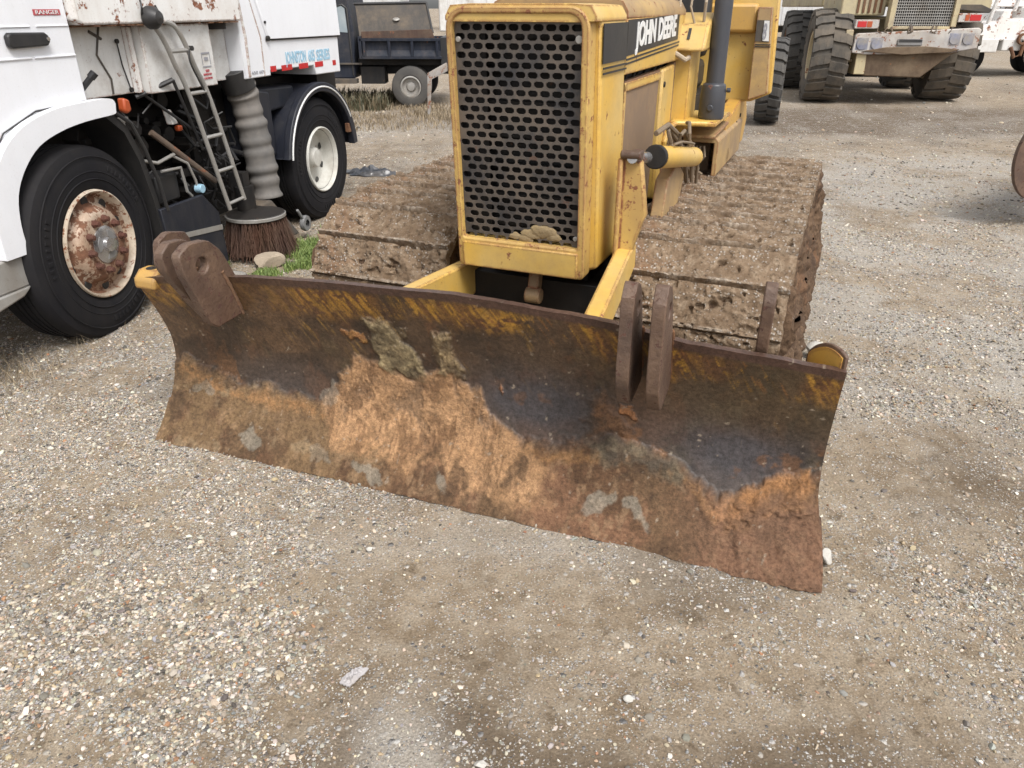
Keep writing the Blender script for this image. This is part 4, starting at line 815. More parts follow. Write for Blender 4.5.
# cab with a wheel arch cut in it
ar = [(2.84, .50), (2.85, .74), (2.89, .92), (2.99, 1.07), (3.14, 1.155), (3.35, 1.20), (3.55, 1.205)]
cabp = [(1.3, .44), (2.86, .44)] + ar + [(3.555, 1.22), (3.555, 2.9), (1.55, 2.9), (1.3, 1.8)]
m = MB(); m.prism(cabp, 'x', US - .04, US - .006); cab = S.part('cab', m, M['white'], bevel=.006)
m = MB(); m.box(US - 2.3, US - .045, 3.52, 3.555, 1.22, 2.9); m.box(US - 2.3, US - .045, 1.3, 3.55, 2.86, 2.9); m.box(US - 2.3, US - 2.27, 1.3, 3.55, .5, 2.9); m.box(US - 2.3, US - .045, 1.3, 1.34, .5, 2.0); S.part('cab_shell', m, M['white'], cab)
# pressed ridges on the door, seam, handle, label
m = MB(); m.tube([(US - .004, 2.9, 1.475), (US - .004, 3.26, 1.475)], .006, 6); m.tube([(US - .004, 3.28, 1.475), (US - .004, 3.545, 1.475)], .006, 6); m.tube([(US - .004, 2.6, 1.615), (US - .004, 3.30, 1.615)], .004, 6); m.tube([(US - .004, 3.34, 1.615), (US - .004, 3.545, 1.615)], .004, 6); S.part('door_ridge', m, M['white'], cab, 0)
m = MB(); m.tube([(US - .003, 2.70, .46), (US - .003, 2.72, .75), (US - .003, 2.80, .98), (US - .003, 2.98, 1.16), (US - .003, 3.2, 1.235), (US - .003, 3.54, 1.25)], .004, 6); S.part('door_seam', m, M['black_paint'], cab, 0)
m = MB(); m.prism([(3.13, 1.535), (3.15, 1.522), (3.36, 1.527), (3.38, 1.545), (3.375, 1.575), (3.355, 1.588), (3.15, 1.592), (3.13, 1.578)], 'x', US - .004, US + .026); hd = S.part('door_handle', m, M['black_paint'], cab, .008)
m = MB(); m.cyl((US + .024, 3.365, 1.558), .010, 0, .006, 'x', 12); S.part('lock', m, M['chrome'], hd, 0)
m = MB(); m.box(US - .005, US - .0035, 3.345, 3.515, 1.663, 1.690); lb = S.part('label_plate', m, M['redlabel'], cab, 0)
m = text_side('RANGER', .026, US - .0025, 3.355, 3.505, 1.668); S.part('lettering', m, M['decal_white'], cab, 0, smooth=False, fix=False)
# flared wheel trim
def sweep_band(path, inner, u0, u1, m):
    n = len(path); V = [(u, v, z) for u in (u0, u1) for (v, z) in path + inner]; F = []
    for i in range(n - 1): F += [(i, i + 1, n + i + 1, n + i), (2 * n + i, 3 * n + i, 3 * n + i + 1, 2 * n + i + 1), (i, 2 * n + i, 2 * n + i + 1, i + 1), (n + i, n + i + 1, 3 * n + i + 1, 3 * n + i)]
    F += [(0, n, 3 * n, 2 * n), (n - 1, 3 * n - 1, 4 * n - 1, 2 * n - 1)]
    return m.add(V, F)
def sm2(P, n=4): return [(q.y, q.z) for q in smooth_path([(0, a_, b_) for a_, b_ in P], n)]
po = sm2([(2.75, .60), (2.755, .75), (2.80, .93), (2.90, 1.08), (3.05, 1.18), (3.25, 1.235), (3.45, 1.25), (3.66, 1.25), (3.70, 1.22)])
pi_ = sm2([(2.885, .60), (2.885, .74), (2.92, .88), (3.00, .99), (3.12, 1.08), (3.28, 1.13), (3.46, 1.155), (3.66, 1.165), (3.69, 1.175)])
m = sweep_band(po, pi_, US - .01, US + .045, MB()); S.part('wheel_arch_trim', m, M['white'], bevel=.016)
m = MB(); m.prism([(2.2, .44), (2.86, .44), (2.90, .53), (2.90, .60), (2.80, .60), (2.2, .58)], 'x', US - .06, US + .02); m.prism([(2.2, .30), (2.80, .40), (2.86, .44), (2.2, .44)], 'x', US - .2, US + .03); S.part('cab_step', m, M['silver'], bevel=.01)
m = MB(); m.tube([(US - .02, 3.70, 1.20), (US, 3.83, 1.10), (US + .0, 3.90, .95), (US + .0, 3.96, .75), (US + .0, 3.99, .55)], .012, 8); sweep_band([(3.70, 1.19), (3.82, 1.08), (3.90, .90), (3.95, .62), (3.96, .35)], [(3.66, 1.16), (3.79, 1.05), (3.86, .88), (3.91, .62), (3.92, .35)], US - .42, US - .02, m); S.part('splash_guard', m, M['black_paint'], bevel=0)
m = MB(); m.box(US - .45, US - .40, 2.75, 4.0, .5, 1.25); S.part('inner_wing', m, M['black_metal'])
# wheels
def tyre_prof(Ro, Ri, w):   # closed ring section (radius, height) with height 0 = outer wall
    return [(Ri, -.02), (Ri + .03, -.004), (Ri + (Ro - Ri) * .45, .0), (Ro - .05, -.010), (Ro - .018, -.022), (Ro - .003, -.045), (Ro, -.075), (Ro, -w + .07), (Ro - .003, -w + .045), (Ro - .02, -w + .02), (Ro - .1, -w + .005), (Ri + .03, -w), (Ri, -w + .02)]
def road_wheel(th, name, c, Ro, Ri, w, rimmat, front=True, parent=None, tyremat=None, steer=0.):
    _n0 = len(bpy.data.objects); _before = set(bpy.data.objects)
    m = MB(); p = tyre_prof(Ro, Ri, w); g = []
    for k, (r, h) in enumerate(p):
        g.append((r, h))
        if k == 6:
            n = 4
            for j in range(n): hh = -.075 - (w - .145) * (j + 1) / (n + 1); g += [(Ro, hh + .006), (Ro - .012, hh + .004), (Ro - .012, hh - .004), (Ro, hh - .006)]
    m.lathe(g, c, 'x', 72, closed=True)
    for rr_ in (Ri + .06, Ri + .10, Ro - .06): m.lathe([(rr_ - .004, -.001), (rr_, .003), (rr_ + .004, -.001)], c, 'x', 72)
    rr_ = (Ri + Ro) / 2 + .012
    for a0_ in (.4, 2.6, 4.6):
        for q_ in range(9):
            a_ = a0_ + q_ * .085; cy_, cz_ = c[1] + rr_ * math.cos(a_), c[2] + rr_ * math.sin(a_); tx, tz = -math.sin(a_), math.cos(a_); nx, nz = math.cos(a_), math.sin(a_); h_ = .014; w_ = .006 + .004 * ((q_ * 7) % 3 == 0)
            V = [(c[0] + e_, cy_ + tx * w_ * p_ + nx * h_ * g_, cz_ + tz * w_ * p_ + nz * h_ * g_) for e_ in (-.004, .0025) for p_, g_ in ((-1, -1), (1, -1), (1, 1), (-1, 1))]
            m.hexa(V)
    W = th.part(name, m, tyremat or M['tyre'], parent, 0)
    m = MB(); m.lathe([(Ri + .006, -.012), (Ri + .003, .003), (Ri - .004, .006), (Ri - .010, -.002), (Ri - .018, -.03)], c, 'x', 64); th.part('rim_lip', m, M['rim_lip'] if front else rimmat, W, 0)
    m = MB()
    if front:
        m.lathe([(Ri - .014, -.025), (Ri - .030, -.055), (.235, -.05), (.215, -.035), (.20, -.004), (.185, .012), (.165, .018), (.105, .018), (.10, .01)], c, 'x', 80)
    else:
        m.lathe([(Ri - .022, -.03), (Ri - .03, -.10), (.235, -.125), (.19, -.14), (.15, -.15), (.02, -.15), (.0001, -.15)], c, 'x', 64)
    rim = th.part('rim', m, rimmat, W, 0)
    hn = 10 if front else 8
    for k in range(hn):
        a = 2 * math.pi * (k + .5) / hn; rr_ = .238 if front else .215; h = -.049 if front else -.130
        m = MB(); m.lathe([(.0001, h + .004), (.027, h + .004), (.030, h + .001)], (c[0], c[1] + rr_ * math.cos(a), c[2] + rr_ * math.sin(a)), 'x', 14); th.part('hand_hole', m, M['black_paint'], rim, 0)
    if front:
        for k in range(10):
            a = 2 * math.pi * k / 10 + .1; cy, cz = c[1] + .142 * math.cos(a), c[2] + .142 * math.sin(a)
            m = MB(); m.lathe([(.023, .016), (.022, .030), (.016, .034), (.015, .052), (.0001, .055)], (c[0], cy, cz), 'x', 6 if k % 2 else 8); th.part('wheel_nut', m, M['nut'], rim, 0)
        m = MB(); m.lathe([(.105, .012), (.104, .024), (.085, .030), (.04, .032), (.038, .05), (.0001, .052)], c, 'x', 40); hb = th.part('hub', m, M['chrome'], rim, 0)
        m = MB()
        for k in range(3):
            a0 = 2 * math.pi * k / 3 + .35; seg = [(c[1] + r_ * math.cos(a), c[2] + r_ * math.sin(a)) for r_, a in [(.048, a0), (.082, a0 - .12), (.084, a0 + .45), (.082, a0 + 1.0), (.048, a0 + .9)]]
            m.prism(seg, 'x', c[0] + .028, c[0] + .0335)
        th.part('hub_recess', m, M['hub_dark'], hb, 0)
    if steer:
        cx_, cy_ = c[0] - th.off[0], c[1] - th.off[1]; cs_, sn_ = math.cos(R(steer)), math.sin(R(steer)); T_ = Matrix.Translation((cx_, cy_, 0)) @ Matrix.Rotation(R(steer), 4, 'Z') @ Matrix.Translation((-cx_, -cy_, 0))
        for o_ in set(bpy.data.objects) - _before: o_.data.transform(T_)
    return W
road_wheel(S, 'front_wheel', (US + .02, WV + .02, WZ - .005), .535, .296, .31, M['rim_rust'], True, steer=7)
road_wheel(S, 'rear_wheel', (US - .01, 6.10, .50), .515, .27, .28, M['rim_white'], False)
road_wheel(S, 'rear_wheel', (US - .32, 6.114, .51), .52, .298, .28, M['rim_white'], False)
m = MB(); m.lathe([(.10, -.16), (.085, -.09), (.07, -.07), (.0001, -.068)], (US, 6.114, .51), 'x', 30); S.part('rear_hub', m, M['rim_white'], bevel=0)
for du in (-2.0,):
    road_wheel(S, 'front_wheel', (US + du, WV, WZ), .535, .298, .31, M['rim_rust'], False); road_wheel(S, 'rear_wheel', (US + du, 6.114, .51), .525, .298, .28, M['rim_white'], False)
# engine bay panels behind the cab
m = MB(); m.hexa([(US - .30, 3.56, 1.24), (US - .10, 3.58, 1.24), (US - .10, 4.06, 1.24), (US - .30, 4.06, 1.24), (US - .30, 3.56, 1.61), (US - .10, 3.58, 1.61), (US - .10, 4.06, 1.61), (US - .30, 4.06, 1.61)]); ep = S.part('bay_panel', m, M['white_dirty'])
m = MB(); m.tube([(US - .095, 3.86, 1.60), (US - .095, 3.80, 1.46), (US - .095, 3.87, 1.33), (US - .095, 3.86, 1.25)], .006, 6); m.tube([(US - .095, 3.78, 1.58), (US - .095, 3.86, 1.54)], .008, 6); S.part('panel_crease', m, M['greycover'], ep, 0)
m = MB(); m.tube([(US - .085, 3.965, 1.52), (US - .085, 3.97, 1.4), (US - .085, 4.0, 1.26)], .004, 6); m.cyl((US - .088, 3.965, 1.525), .013, 0, .012, 'x', 10); m.cyl((US - .088, 4.0, 1.262), .014, 0, .012, 'x', 10); S.part('stay_rod', m, M['black_metal'], ep, 0)
m = MB(); m.box(US - .10, US - .06, 4.035, 4.075, 1.24, 1.60); S.part('corner_strip', m, M['white_rust'], ep)
m = MB(); m.hexa([(US - .12, 4.085, 1.232), (US - .012, 4.085, 1.232), (US - .004, 4.745, 1.228), (US - .12, 4.745, 1.228), (US - .12, 4.085, 1.605), (US - .012, 4.085, 1.605), (US - .004, 4.745, 1.605), (US - .12, 4.745, 1.605)]); bp = S.part('side_panel', m, M['white_dirty'], bevel=.006)
m = MB(); m.box(US - .003, US - .0015, 4.61, 4.70, 1.425, 1.435); m.box(US - .003, US - .0015, 4.61, 4.615, 1.36, 1.425); m.box(US - .003, US - .0015, 4.695, 4.70, 1.36, 1.425); m.box(US - .003, US - .0015, 4.635, 4.675, 1.385, 1.405); m.box(US - .003, US - .0015, 4.61, 4.70, 1.345, 1.352); S.part('notice_sticker', m, M['greytext'], bp, 0)
m = text_side('KEEP', .022, US - .002, 4.63, 4.67, 1.316); m = text_side('HANDS OFF', .018, US - .002, 4.60, 4.69, 1.296, m); m = text_side('CAUTION', .018, US - .002, 4.60, 4.69, 1.272, m); S.part('warning_lettering', m, M['redlabel'], bp, 0, smooth=False, fix=False)
m = MB(); m.box(US - .28, US - .12, 4.75, 5.08, 1.235, 1.60); S.part('recess_panel', m, M['white_dirty'])
m = MB(); m.lathe([(.0001, 0), (.09, 0), (.095, .06), (.0001, .07)], (US - .10, 4.92, 1.565), 'z', 24); S.part('round_gasket', m, M['black_metal'], bevel=0)
# upper body (water tank) overhanging the panels
m = MB(); m.prism([(3.565, 1.64), (3.60, 1.615), (5.06, 1.615), (5.06, 2.6), (3.565, 2.6)], 'x', US - 1.9, US + .045); tk2 = S.part('water_tank', m, M['white_rust'], bevel=.010)
m = MB(); m.box(US - 1.9, US - .02, 3.60, 5.05, 1.604, 1.614)
for k in range(26): v = 3.60 + random.random() * 1.4; m.box(US + .01, US + .046, v, v + random.uniform(.01, .05), 1.606, 1.613)
S.part('tank_lower_flange', m, M['rust'], tk2, 0)
# lamp on the tank corner
m = MB(); m.lathe([(.0001, .0), (.052, .0), (.062, .015), (.060, .05), (.035, .085), (.0001, .095)], (US + .045, 4.10, 1.645), 'x', 24); m.tube([(US + .06, 4.04, 1.66), (US + .08, 4.03, 1.70), (US + .06, 4.05, 1.74)], .006, 6); m.tube([(US + .06, 4.16, 1.62), (US + .075, 4.18, 1.66), (US + .06, 4.17, 1.71)], .006, 6); S.part('work_lamp', m, M['black_paint'], bevel=.003)
# hopper
m = MB(); m.prism([(5.085, 1.235), (5.42, 1.235), (5.42, 1.27), (6.10, 1.265), (6.13, 1.19), (6.58, 1.185), (6.60, 2.3), (5.085, 2.3)], 'x', US - 2.2, US); hp = S.part('hopper', m, M['white'], bevel=.008)
m = MB(); m.hexa([(US + .001, 5.42, 1.50), (US + .02, 5.43, 1.487), (US + .02, 6.60, 1.478), (US + .001, 6.60, 1.49), (US + .001, 5.30, 1.80), (US + .008, 5.32, 1.80), (US + .008, 6.60, 1.80), (US + .001, 6.60, 1.80)]); ld = S.part('hopper_door', m, M['white'], hp, .006)
m = MB(); m.tube([(US + .008, 5.40, 1.481), (US + .010, 6.60, 1.472)], .005, 6); m.cyl((US + .004, 5.42, 1.492), .018, 0, .02, 'x', 12); m.cyl((US + .004, 5.40, 1.60), .010, 0, .02, 'x', 12); S.part('door_hinge', m, M['black_metal'], hp, 0)
m = MB(); m.tube([(US - .0, 5.33, 1.24), (US + .002, 5.34, 1.5), (US - .002, 5.26, 1.75)], .006, 8); m.tube([(US - .0, 5.13, 1.25), (US + .002, 5.14, 1.5), (US - .002, 5.10, 1.9)], .012, 8); S.part('body_seam', m, M['white_dirty'], hp, 0)
for w_, a_, b_, z_ in (('JOHNSTON', 5.66, 5.98, 1.305), ('605', 6.02, 6.13, 1.303), ('SERIES', 6.16, 6.40, 1.300)): S.part('lettering', text_side(w_, .115, US + .002, a_, b_, z_, bold=.003), M['bluetext'], hp, 0, smooth=False, fix=False)
m = MB(); z = 1.273
for v0, v1 in ((5.42, 5.50), (5.58, 5.74), (5.85, 6.00), (6.12, 6.26), (6.44, 6.50)): m.box(US + .001, US + .003, v0, v1, z - .012, z + .028); z -= .004
S.part('reflective_strip', m, M['red'], hp, 0)
m = text_side('650 609', .030, US + .002, 5.16, 5.34, 1.262); S.part('serial_lettering', m, M['greytext'], hp, 0, smooth=False, fix=False)
# rear mudguard
def ringarc(c, z, r, a0, a1, n=16): return [(c + r * math.cos(R(a0 + (a1 - a0) * k / n)), z + r * math.sin(R(a0 + (a1 - a0) * k / n))) for k in range(n + 1)]
oa = [(5.49, .60)] + ringarc(6.11, .50, .62, 170, 5, 24) ; ia = [(5.52, .60)] + ringarc(6.11, .50, .585, 169, 5, 24)
m = sweep_band(oa, ia, US - .60, US - .03, MB()); mg = S.part('mudguard', m, M['navy'], bevel=.006)
m = MB(); sweep_band([(5.475, .60)] + ringarc(6.11, .50, .635, 170, 5, 24), [(5.55, .60)] + ringarc(6.11, .50, .56, 169, 5, 24), US - .03, US + .03, m); S.part('mudguard_flange', m, M['navy'], mg, .012)
m = MB(); m.tube([(US + .034, a, b_) for a, b_ in ringarc(6.11, .50, .598, 171, 30, 24)], .007, 8); S.part('edge_piping', m, M['decal_white'], mg, 0)
m = MB(); m.prism([(5.22, .66), (5.46, .64), (5.46, 1.12), (5.24, 1.16)], 'x', US - .5, US - .06); m.prism([(5.24, .95), (5.9, .98), (5.9, 1.13), (5.24, 1.15)], 'x', US - .5, US - .10); S.part('mudguard_box', m, M['navy'], mg, .02)
m = MB(); m.box(US - .02, US + .02, 6.60, 6.68, .66, .74); S.part('rear_reflector', m, M['rust'], bevel=.004)
m = MB(); m.prism([(6.35, 1.0), (6.62, .95), (6.66, .5), (6.70, .5), (6.70, 1.18), (6.35, 1.18)], 'x', US - .55, US - .12); S.part('mud_flap', m, M['black_metal'])
# underbody: rails, gearbox lumps, tank, hoses
m = MB(); m.box(US - .75, US - .65, 3.0, 6.6, .72, .95); m.box(US - 1.6, US - 1.5, 3.0, 6.6, .72, .95); m.box(US - 1.7, US - .5, 3.9, 5.3, .55, 1.22); m.box(US - .62, US - .3, 4.75, 5.2, .55, 1.2); m.box(US - 1.7, US - .35, 5.2, 6.7, .9, 1.18); m.box(US - 1.7, US - .5, 4.0, 5.5, .2, .6); S.part('chassis', m, M['black_metal'])  # rails, plus dark bulk boxes added to block the bright far side
m = MB()
for k in range(60):
    v = random.uniform(3.75, 4.95); z = random.uniform(.45, 1.18); u = US - random.uniform(.30, .5); r_ = random.uniform(.02, .075)
    if k % 3: m.cyl((u, v, z), r_, -.06, random.uniform(.02, .14), 'x', random.choice([6, 8, 14]))
    else: m.box(u, u + random.uniform(.05, .15), v - r_, v + r_, z - r_ * .7, z + r_ * .7)
S.part('engine', m, M['black_metal'], bevel=.004)
m = MB()
for k in range(34):
    v = random.uniform(3.72, 4.9); z = random.uniform(.5, 1.15); u = US - random.uniform(.08, .3); P = [(u, v, z)]
    for j in range(5): v += random.uniform(-.02, .12); z += random.uniform(-.13, .08); P.append((u + random.uniform(-.05, .05), v, max(.35, z)))
    m.tube(P, random.choice([.006, .008, .012, .016]), 6)
S.part('engine_hoses', m, M['black_paint'], bevel=0)
m = MB(); m.tube([(US - .08, 3.95, .86), (US - .05, 4.05, .83), (US - .06, 4.17, .845), (US - .07, 4.24, .85)], .011, 8); m.tube([(US - .08, 4.22, .85), (US - .05, 4.33, .78), (US - .05, 4.38, .66), (US - .06, 4.40, .58)], .009, 8); m.tube([(US - .07, 4.09, .77), (US - .07, 4.28, .76), (US - .07, 4.30, .60), (US - .07, 4.34, .56)], .010, 8); S.part('pale_pipe', m, M['silver'], bevel=0)
m = MB(); m.box(US - .25, US - .10, 4.06, 4.27, .56, .74); S.part('reservoir', m, M['black_paint'], bevel=.015)
m = MB(); m.tube([(US - .12, 4.13, 1.0), (US - .09, 4.20, .93), (US - .02, 4.55, .62)], .020, 10); S.part('swing_arm', m, M['rustdark'], bevel=0)
m = MB(); m.cyl((US - .05, 4.40, .60), .03, -.02, .03, 'x', 12); S.part('valve', m, M['bluetext'], bevel=.003)
m = MB(); m.box(US - .10, US - .06, 4.33, 4.37, .98, 1.015); S.part('indicator_lamp', m, M['orange'], bevel=.01)
m = MB(); m.hexa([(US - .10, 4.27, 1.03), (US - .06, 4.27, 1.03), (US - .06, 4.33, 1.03), (US - .10, 4.33, 1.03), (US - .10, 4.25, 1.12), (US - .06, 4.25, 1.12), (US - .06, 4.28, 1.12), (US - .10, 4.28, 1.12)]); S.part('lamp_bracket', m, M['white_dirty'], bevel=.002)
m = MB(); m.prism([(3.79, 1.17), (3.81, 1.15), (3.85, 1.165), (3.845, 1.225), (3.80, 1.24)], 'x', US - .03, US + .02); S.part('marker_lamp', m, M['orange'], bevel=.012)
m = MB(); m.box(US - .05, US - .03, 3.77, 3.86, 1.10, 1.13); m.tube([(US - .04, 3.82, 1.11), (US - .04, 3.83, .99)], .010, 8); S.part('lamp_stalk', m, M['silver'], bevel=.002)
m = MB(); m.tube([(US - .06, 3.56, 1.28), (US + .01, 3.60, 1.36)], .016, 10); m.tube([(US + .01, 3.60, 1.36), (US + .03, 3.615, 1.385)], .022, 10); S.part('grab_stub', m, M['black_paint'], bevel=0)
# ladder
UL = US + .05
m = MB(); rail_l = [(US + .02, 4.08, 1.62), (UL, 4.14, 1.60), (UL + .01, 4.20, 1.50), (UL + .01, 4.25, 1.38), (UL + .01, 4.34, 1.18), (UL, 4.56, .425)]
rail_r = [(US + .02, 4.24, 1.63), (UL, 4.32, 1.60), (UL + .01, 4.38, 1.50), (UL + .01, 4.44, 1.36), (UL + .01, 4.54, 1.15), (UL, 4.75, .455)]
for P, nm in ((rail_l, 0), (rail_r, 1)):
    m = MB(); m.tube(smooth_path(P), .015, 10)
    if nm == 0: lad = S.part('ladder', m, M['silver'], bevel=0)
    else: S.part('rail', m, M['silver'], lad, 0)
def at_z(P, z):
    for a, b_ in zip(P[:-1], P[1:]):
        if a[2] >= z >= b_[2]: t = (a[2] - z) / (a[2] - b_[2]); return Vector(a).lerp(Vector(b_), t)
for z in (1.46, 1.21, .93, .70, .465):
    m = MB(); m.tube([at_z(rail_l, z), at_z(rail_r, z if z > .47 else .47)], .012, 8); S.part('rung', m, M['silver'], lad, 0)
m = MB(); m.tube([(US - .10, 4.04, 1.215), (US + .03, 4.24, 1.30)], .015, 8); m.tube([(US - .08, 4.10, 1.22), (US + .02, 4.5, .9)], .010, 8); m.tube([(US + .03, 4.24, 1.30), (US, 4.45, .85)], .010, 8); S.part('ladder_brace', m, M['black_paint'], bevel=0)
m = MB(); m.tube(smooth_path([(UL + .02, 4.40, 1.47), (UL + .03, 4.37, 1.40), (UL + .02, 4.44, 1.28), (UL + .01, 4.52, 1.16), (UL - .02, 4.60, 1.0)]), .006, 6); m.cyl((UL + .0, 4.42, 1.47), .015, 0, .03, 'x', 10); S.part('cable', m, M['black_paint'], bevel=0)
# corrugated hose
P0 = [(US - .13, 5.14, 1.25), (US - .12, 5.20, 1.10), (US - .10, 5.225, .85), (US - .08, 5.235, .60), (US - .06, 5.23, .36)]
sp_ = smooth_path(P0, 24); m = MB(); rs = []
for i in range(len(sp_)):
    t = i / (len(sp_) - 1); w_ = math.sin((t + .012 * math.sin(t * 31)) * 9.5 * 2 * math.pi); rs.append(.112 + .004 * math.sin(t * 11 + 1) + (.006 + .002 * math.sin(t * 17)) * math.copysign(abs(w_) ** .7, w_) - .004 * math.sin(t * 23) + (.0 if t > .12 else -.004 * w_))
m.tube(sp_, rs, 26); S.part('suction_hose', m, M['hose'], bevel=0)
m = MB(); m.tube([(US - .13, 5.12, 1.30), (US - .12, 5.17, 1.16)], .120, 24); S.part('hose_collar', m, M['black_paint'], bevel=.004)
m = MB(); m.hexa([(US - .16, 4.98, .05), (US + .10, 5.02, .05), (US + .12, 5.34, .05), (US - .16, 5.34, .05), (US - .14, 4.99, .36), (US + .02, 5.0, .36), (US + .02, 5.15, .36), (US - .14, 5.15, .36)]); S.part('suction_nozzle', m, M['greycover'], bevel=.015)
m = MB(); m.lathe([(.03, -.02), (.06, -.02), (.065, 0), (.06, .02), (.03, .02)], (US + .14, 5.40, .12), 'x', 24); m.tube([(US + .14, 5.30, .25), (US + .14, 5.40, .12)], .012, 8); S.part('nozzle_castor', m, M['hub_dark'], bevel=.002)
# gutter brush
BU, BV = -3.255, 4.90
m = MB(); m.lathe([(.0001, .345), (.05, .36), (.10, .345), (.195, .325), (.215, .318), (.215, .295), (.0001, .29)], (BU, BV, 0), 'z', 40); m.cyl((BU - .05, BV - .02, 0), .07, .35, .52, 'z', 16); m.box(BU - .14, BU - .02, BV - .06, BV + .02, .42, .62); br = S.part('gutter_brush', m, M['black_metal'], bevel=0)
m = MB(); m.lathe([(.210, .292), (.221, .292), (.221, .312), (.210, .320)], (BU, BV, 0), 'z', 40, closed=True); S.part('disc_rim', m, M['silver'], br, 0)
m = MB()
for k in range(1300):
    a = random.uniform(0, 6.283); r0 = random.uniform(.12, .21); r1 = r0 + random.uniform(.02, .10); a2 = a + random.uniform(-.25, .25); z1 = random.uniform(.0, .07)
    p = Vector((BU + r0 * math.cos(a), BV + r0 * math.sin(a), .29)); q = Vector((BU + r1 * math.cos(a2), BV + r1 * math.sin(a2), z1)); w_ = Vector((-math.sin(a), math.cos(a), 0)) * .0022; h_ = Vector((math.cos(a), math.sin(a), 0)) * .0022
    m.add([p - w_, p + h_, p + w_, q - w_, q + h_, q + w_], [(0, 1, 4, 3), (1, 2, 5, 4), (2, 0, 3, 5)])
S.part('bristles', m, M['bristle'], br, 0, smooth=False, fix=False, kind='stuff')
# dark guard panel ahead of the brush
m = MB(); m.prism([(3.925, .57), (4.36, .57), (4.50, .42), (4.52, .06), (3.97, .06)], 'x', US - .03, US); gp2 = S.part('brush_guard', m, M['navy'], bevel=.006)
m = MB(); m.prism([(3.945, .395), (4.505, .33), (4.505, .295), (3.945, .36)], 'x', US + .001, US + .005); S.part('guard_stripe', m, M['silver'], gp2, 0)

# ================================================================= DARK DUMP TRUCK
T = Thing('dump_truck', 'dark navy small dump truck with a rusty dump bed behind the sweeper', 'dump truck', 0, -2.4, 15.4)
V0 = 14.9
def tw_wheel(th, c, R0, Ri, w, rim, tyre, ax='y', name='wheel'):
    m = MB(); s_ = 1
    m.lathe([(Ri, .02), (Ri + .02, .0), (R0 - .06, -.002), (R0 - .015, .02), (R0, .05), (R0, w - .05), (R0 - .015, w - .02), (R0 - .06, w), (Ri, w)], c, ax, 48, closed=True); W = th.part(name, m, tyre, None, 0)
    m = MB(); m.lathe([(Ri + .005, .005), (Ri - .02, .0), (Ri - .03, .03), (Ri - .05, .07), (Ri * .5, .08), (Ri * .35, .03), (.0001, .025)], c, ax, 36); th.part('rim', m, rim, W, 0)
    return W
tw_wheel(T, (-1.90, V0, .36), .36, .19, .24, M['silver'], M['tyre_worn']); tw_wheel(T, (-1.90, V0 + .27, .36), .36, .19, .24, M['silver'], M['tyre_worn']); tw_wheel(T, (-4.7, V0 + .05, .36), .36, .19, .24, M['silver'], M['tyre'])
tw_wheel(T, (-1.90, V0 + 1.6, .36), .36, .19, .24, M['silver'], M['tyre'])
zb0, zb1 = .84, 1.17
m = MB(); m.box(-2.78, -1.30, V0, V0 + 1.95, zb0, zb0 + .05); m.box(-2.78, -1.34, V0 + .07, V0 + .10, zb0 + .05, zb1 - .03); m.box(-2.80, -1.32, V0, V0 + .08, zb1 - .03, zb1 + .02); m.box(-2.78, -1.34, V0 + 1.9, V0 + 1.95, zb0, zb1); m.box(-2.82, -2.76, V0, V0 + 1.95, zb0, zb1 + .05)
m.prism([(V0 + .005, zb0 + .05), (V0 + .07, zb0 + .15), (V0 + .07, zb0 + .05)], 'x', -2.76, -1.34)
bed = T.part('dump_bed', m, M['bluedump'], bevel=.006)
for u in (-2.74, -2.28, -1.86, -1.40): m = MB(); m.box(u, u + .05, V0 - .004, V0 + .07, zb0 + .052, zb1 - .032); T.part('rib', m, M['bluedump'], bed, .003)
m = MB(); m.hexa([(-2.75, V0 + .02, zb1 + .022), (-1.42, V0 + .02, zb1 + .022), (-1.42, V0 + .06, zb1 + .022), (-2.75, V0 + .06, zb1 + .022), (-2.75, V0 + .02, zb1 + .13), (-1.46, V0 + .02, zb1 + .17), (-1.46, V0 + .06, zb1 + .17), (-2.75, V0 + .06, zb1 + .13)]); T.part('side_board', m, M['rustboard'], bed)
m = MB(); m.hexa([(-2.80, V0 + .09, 1.22), (-1.46, V0 + .09, 1.28), (-1.46, V0 + .11, 1.28), (-2.80, V0 + .11, 1.22), (-2.88, V0 + .35, 1.74), (-1.58, V0 + .35, 1.76), (-1.58, V0 + .37, 1.76), (-2.88, V0 + .37, 1.74)]); cv = T.part('bed_cover', m, M['greycover'], bed)
m = MB(); m.tube([(-2.90, V0 + .35, 1.75), (-1.57, V0 + .35, 1.77)], .025, 8); m.tube([(-1.57, V0 + .35, 1.77), (-1.45, V0 + .09, 1.28)], .02, 8); T.part('cover_frame', m, M['black_paint'], cv, 0)
m = MB(); m.lathe([(.0001, -.03), (.045, -.022), (.06, 0)], (0, 0, 0), 'y', 20); m.xf(lambda x, y, z: (-2.12 + x * 1.1, V0 + .20 + y + z * .5, 1.50 + z * .5)); T.part('bulge_patch', m, M['silver'], cv, 0)
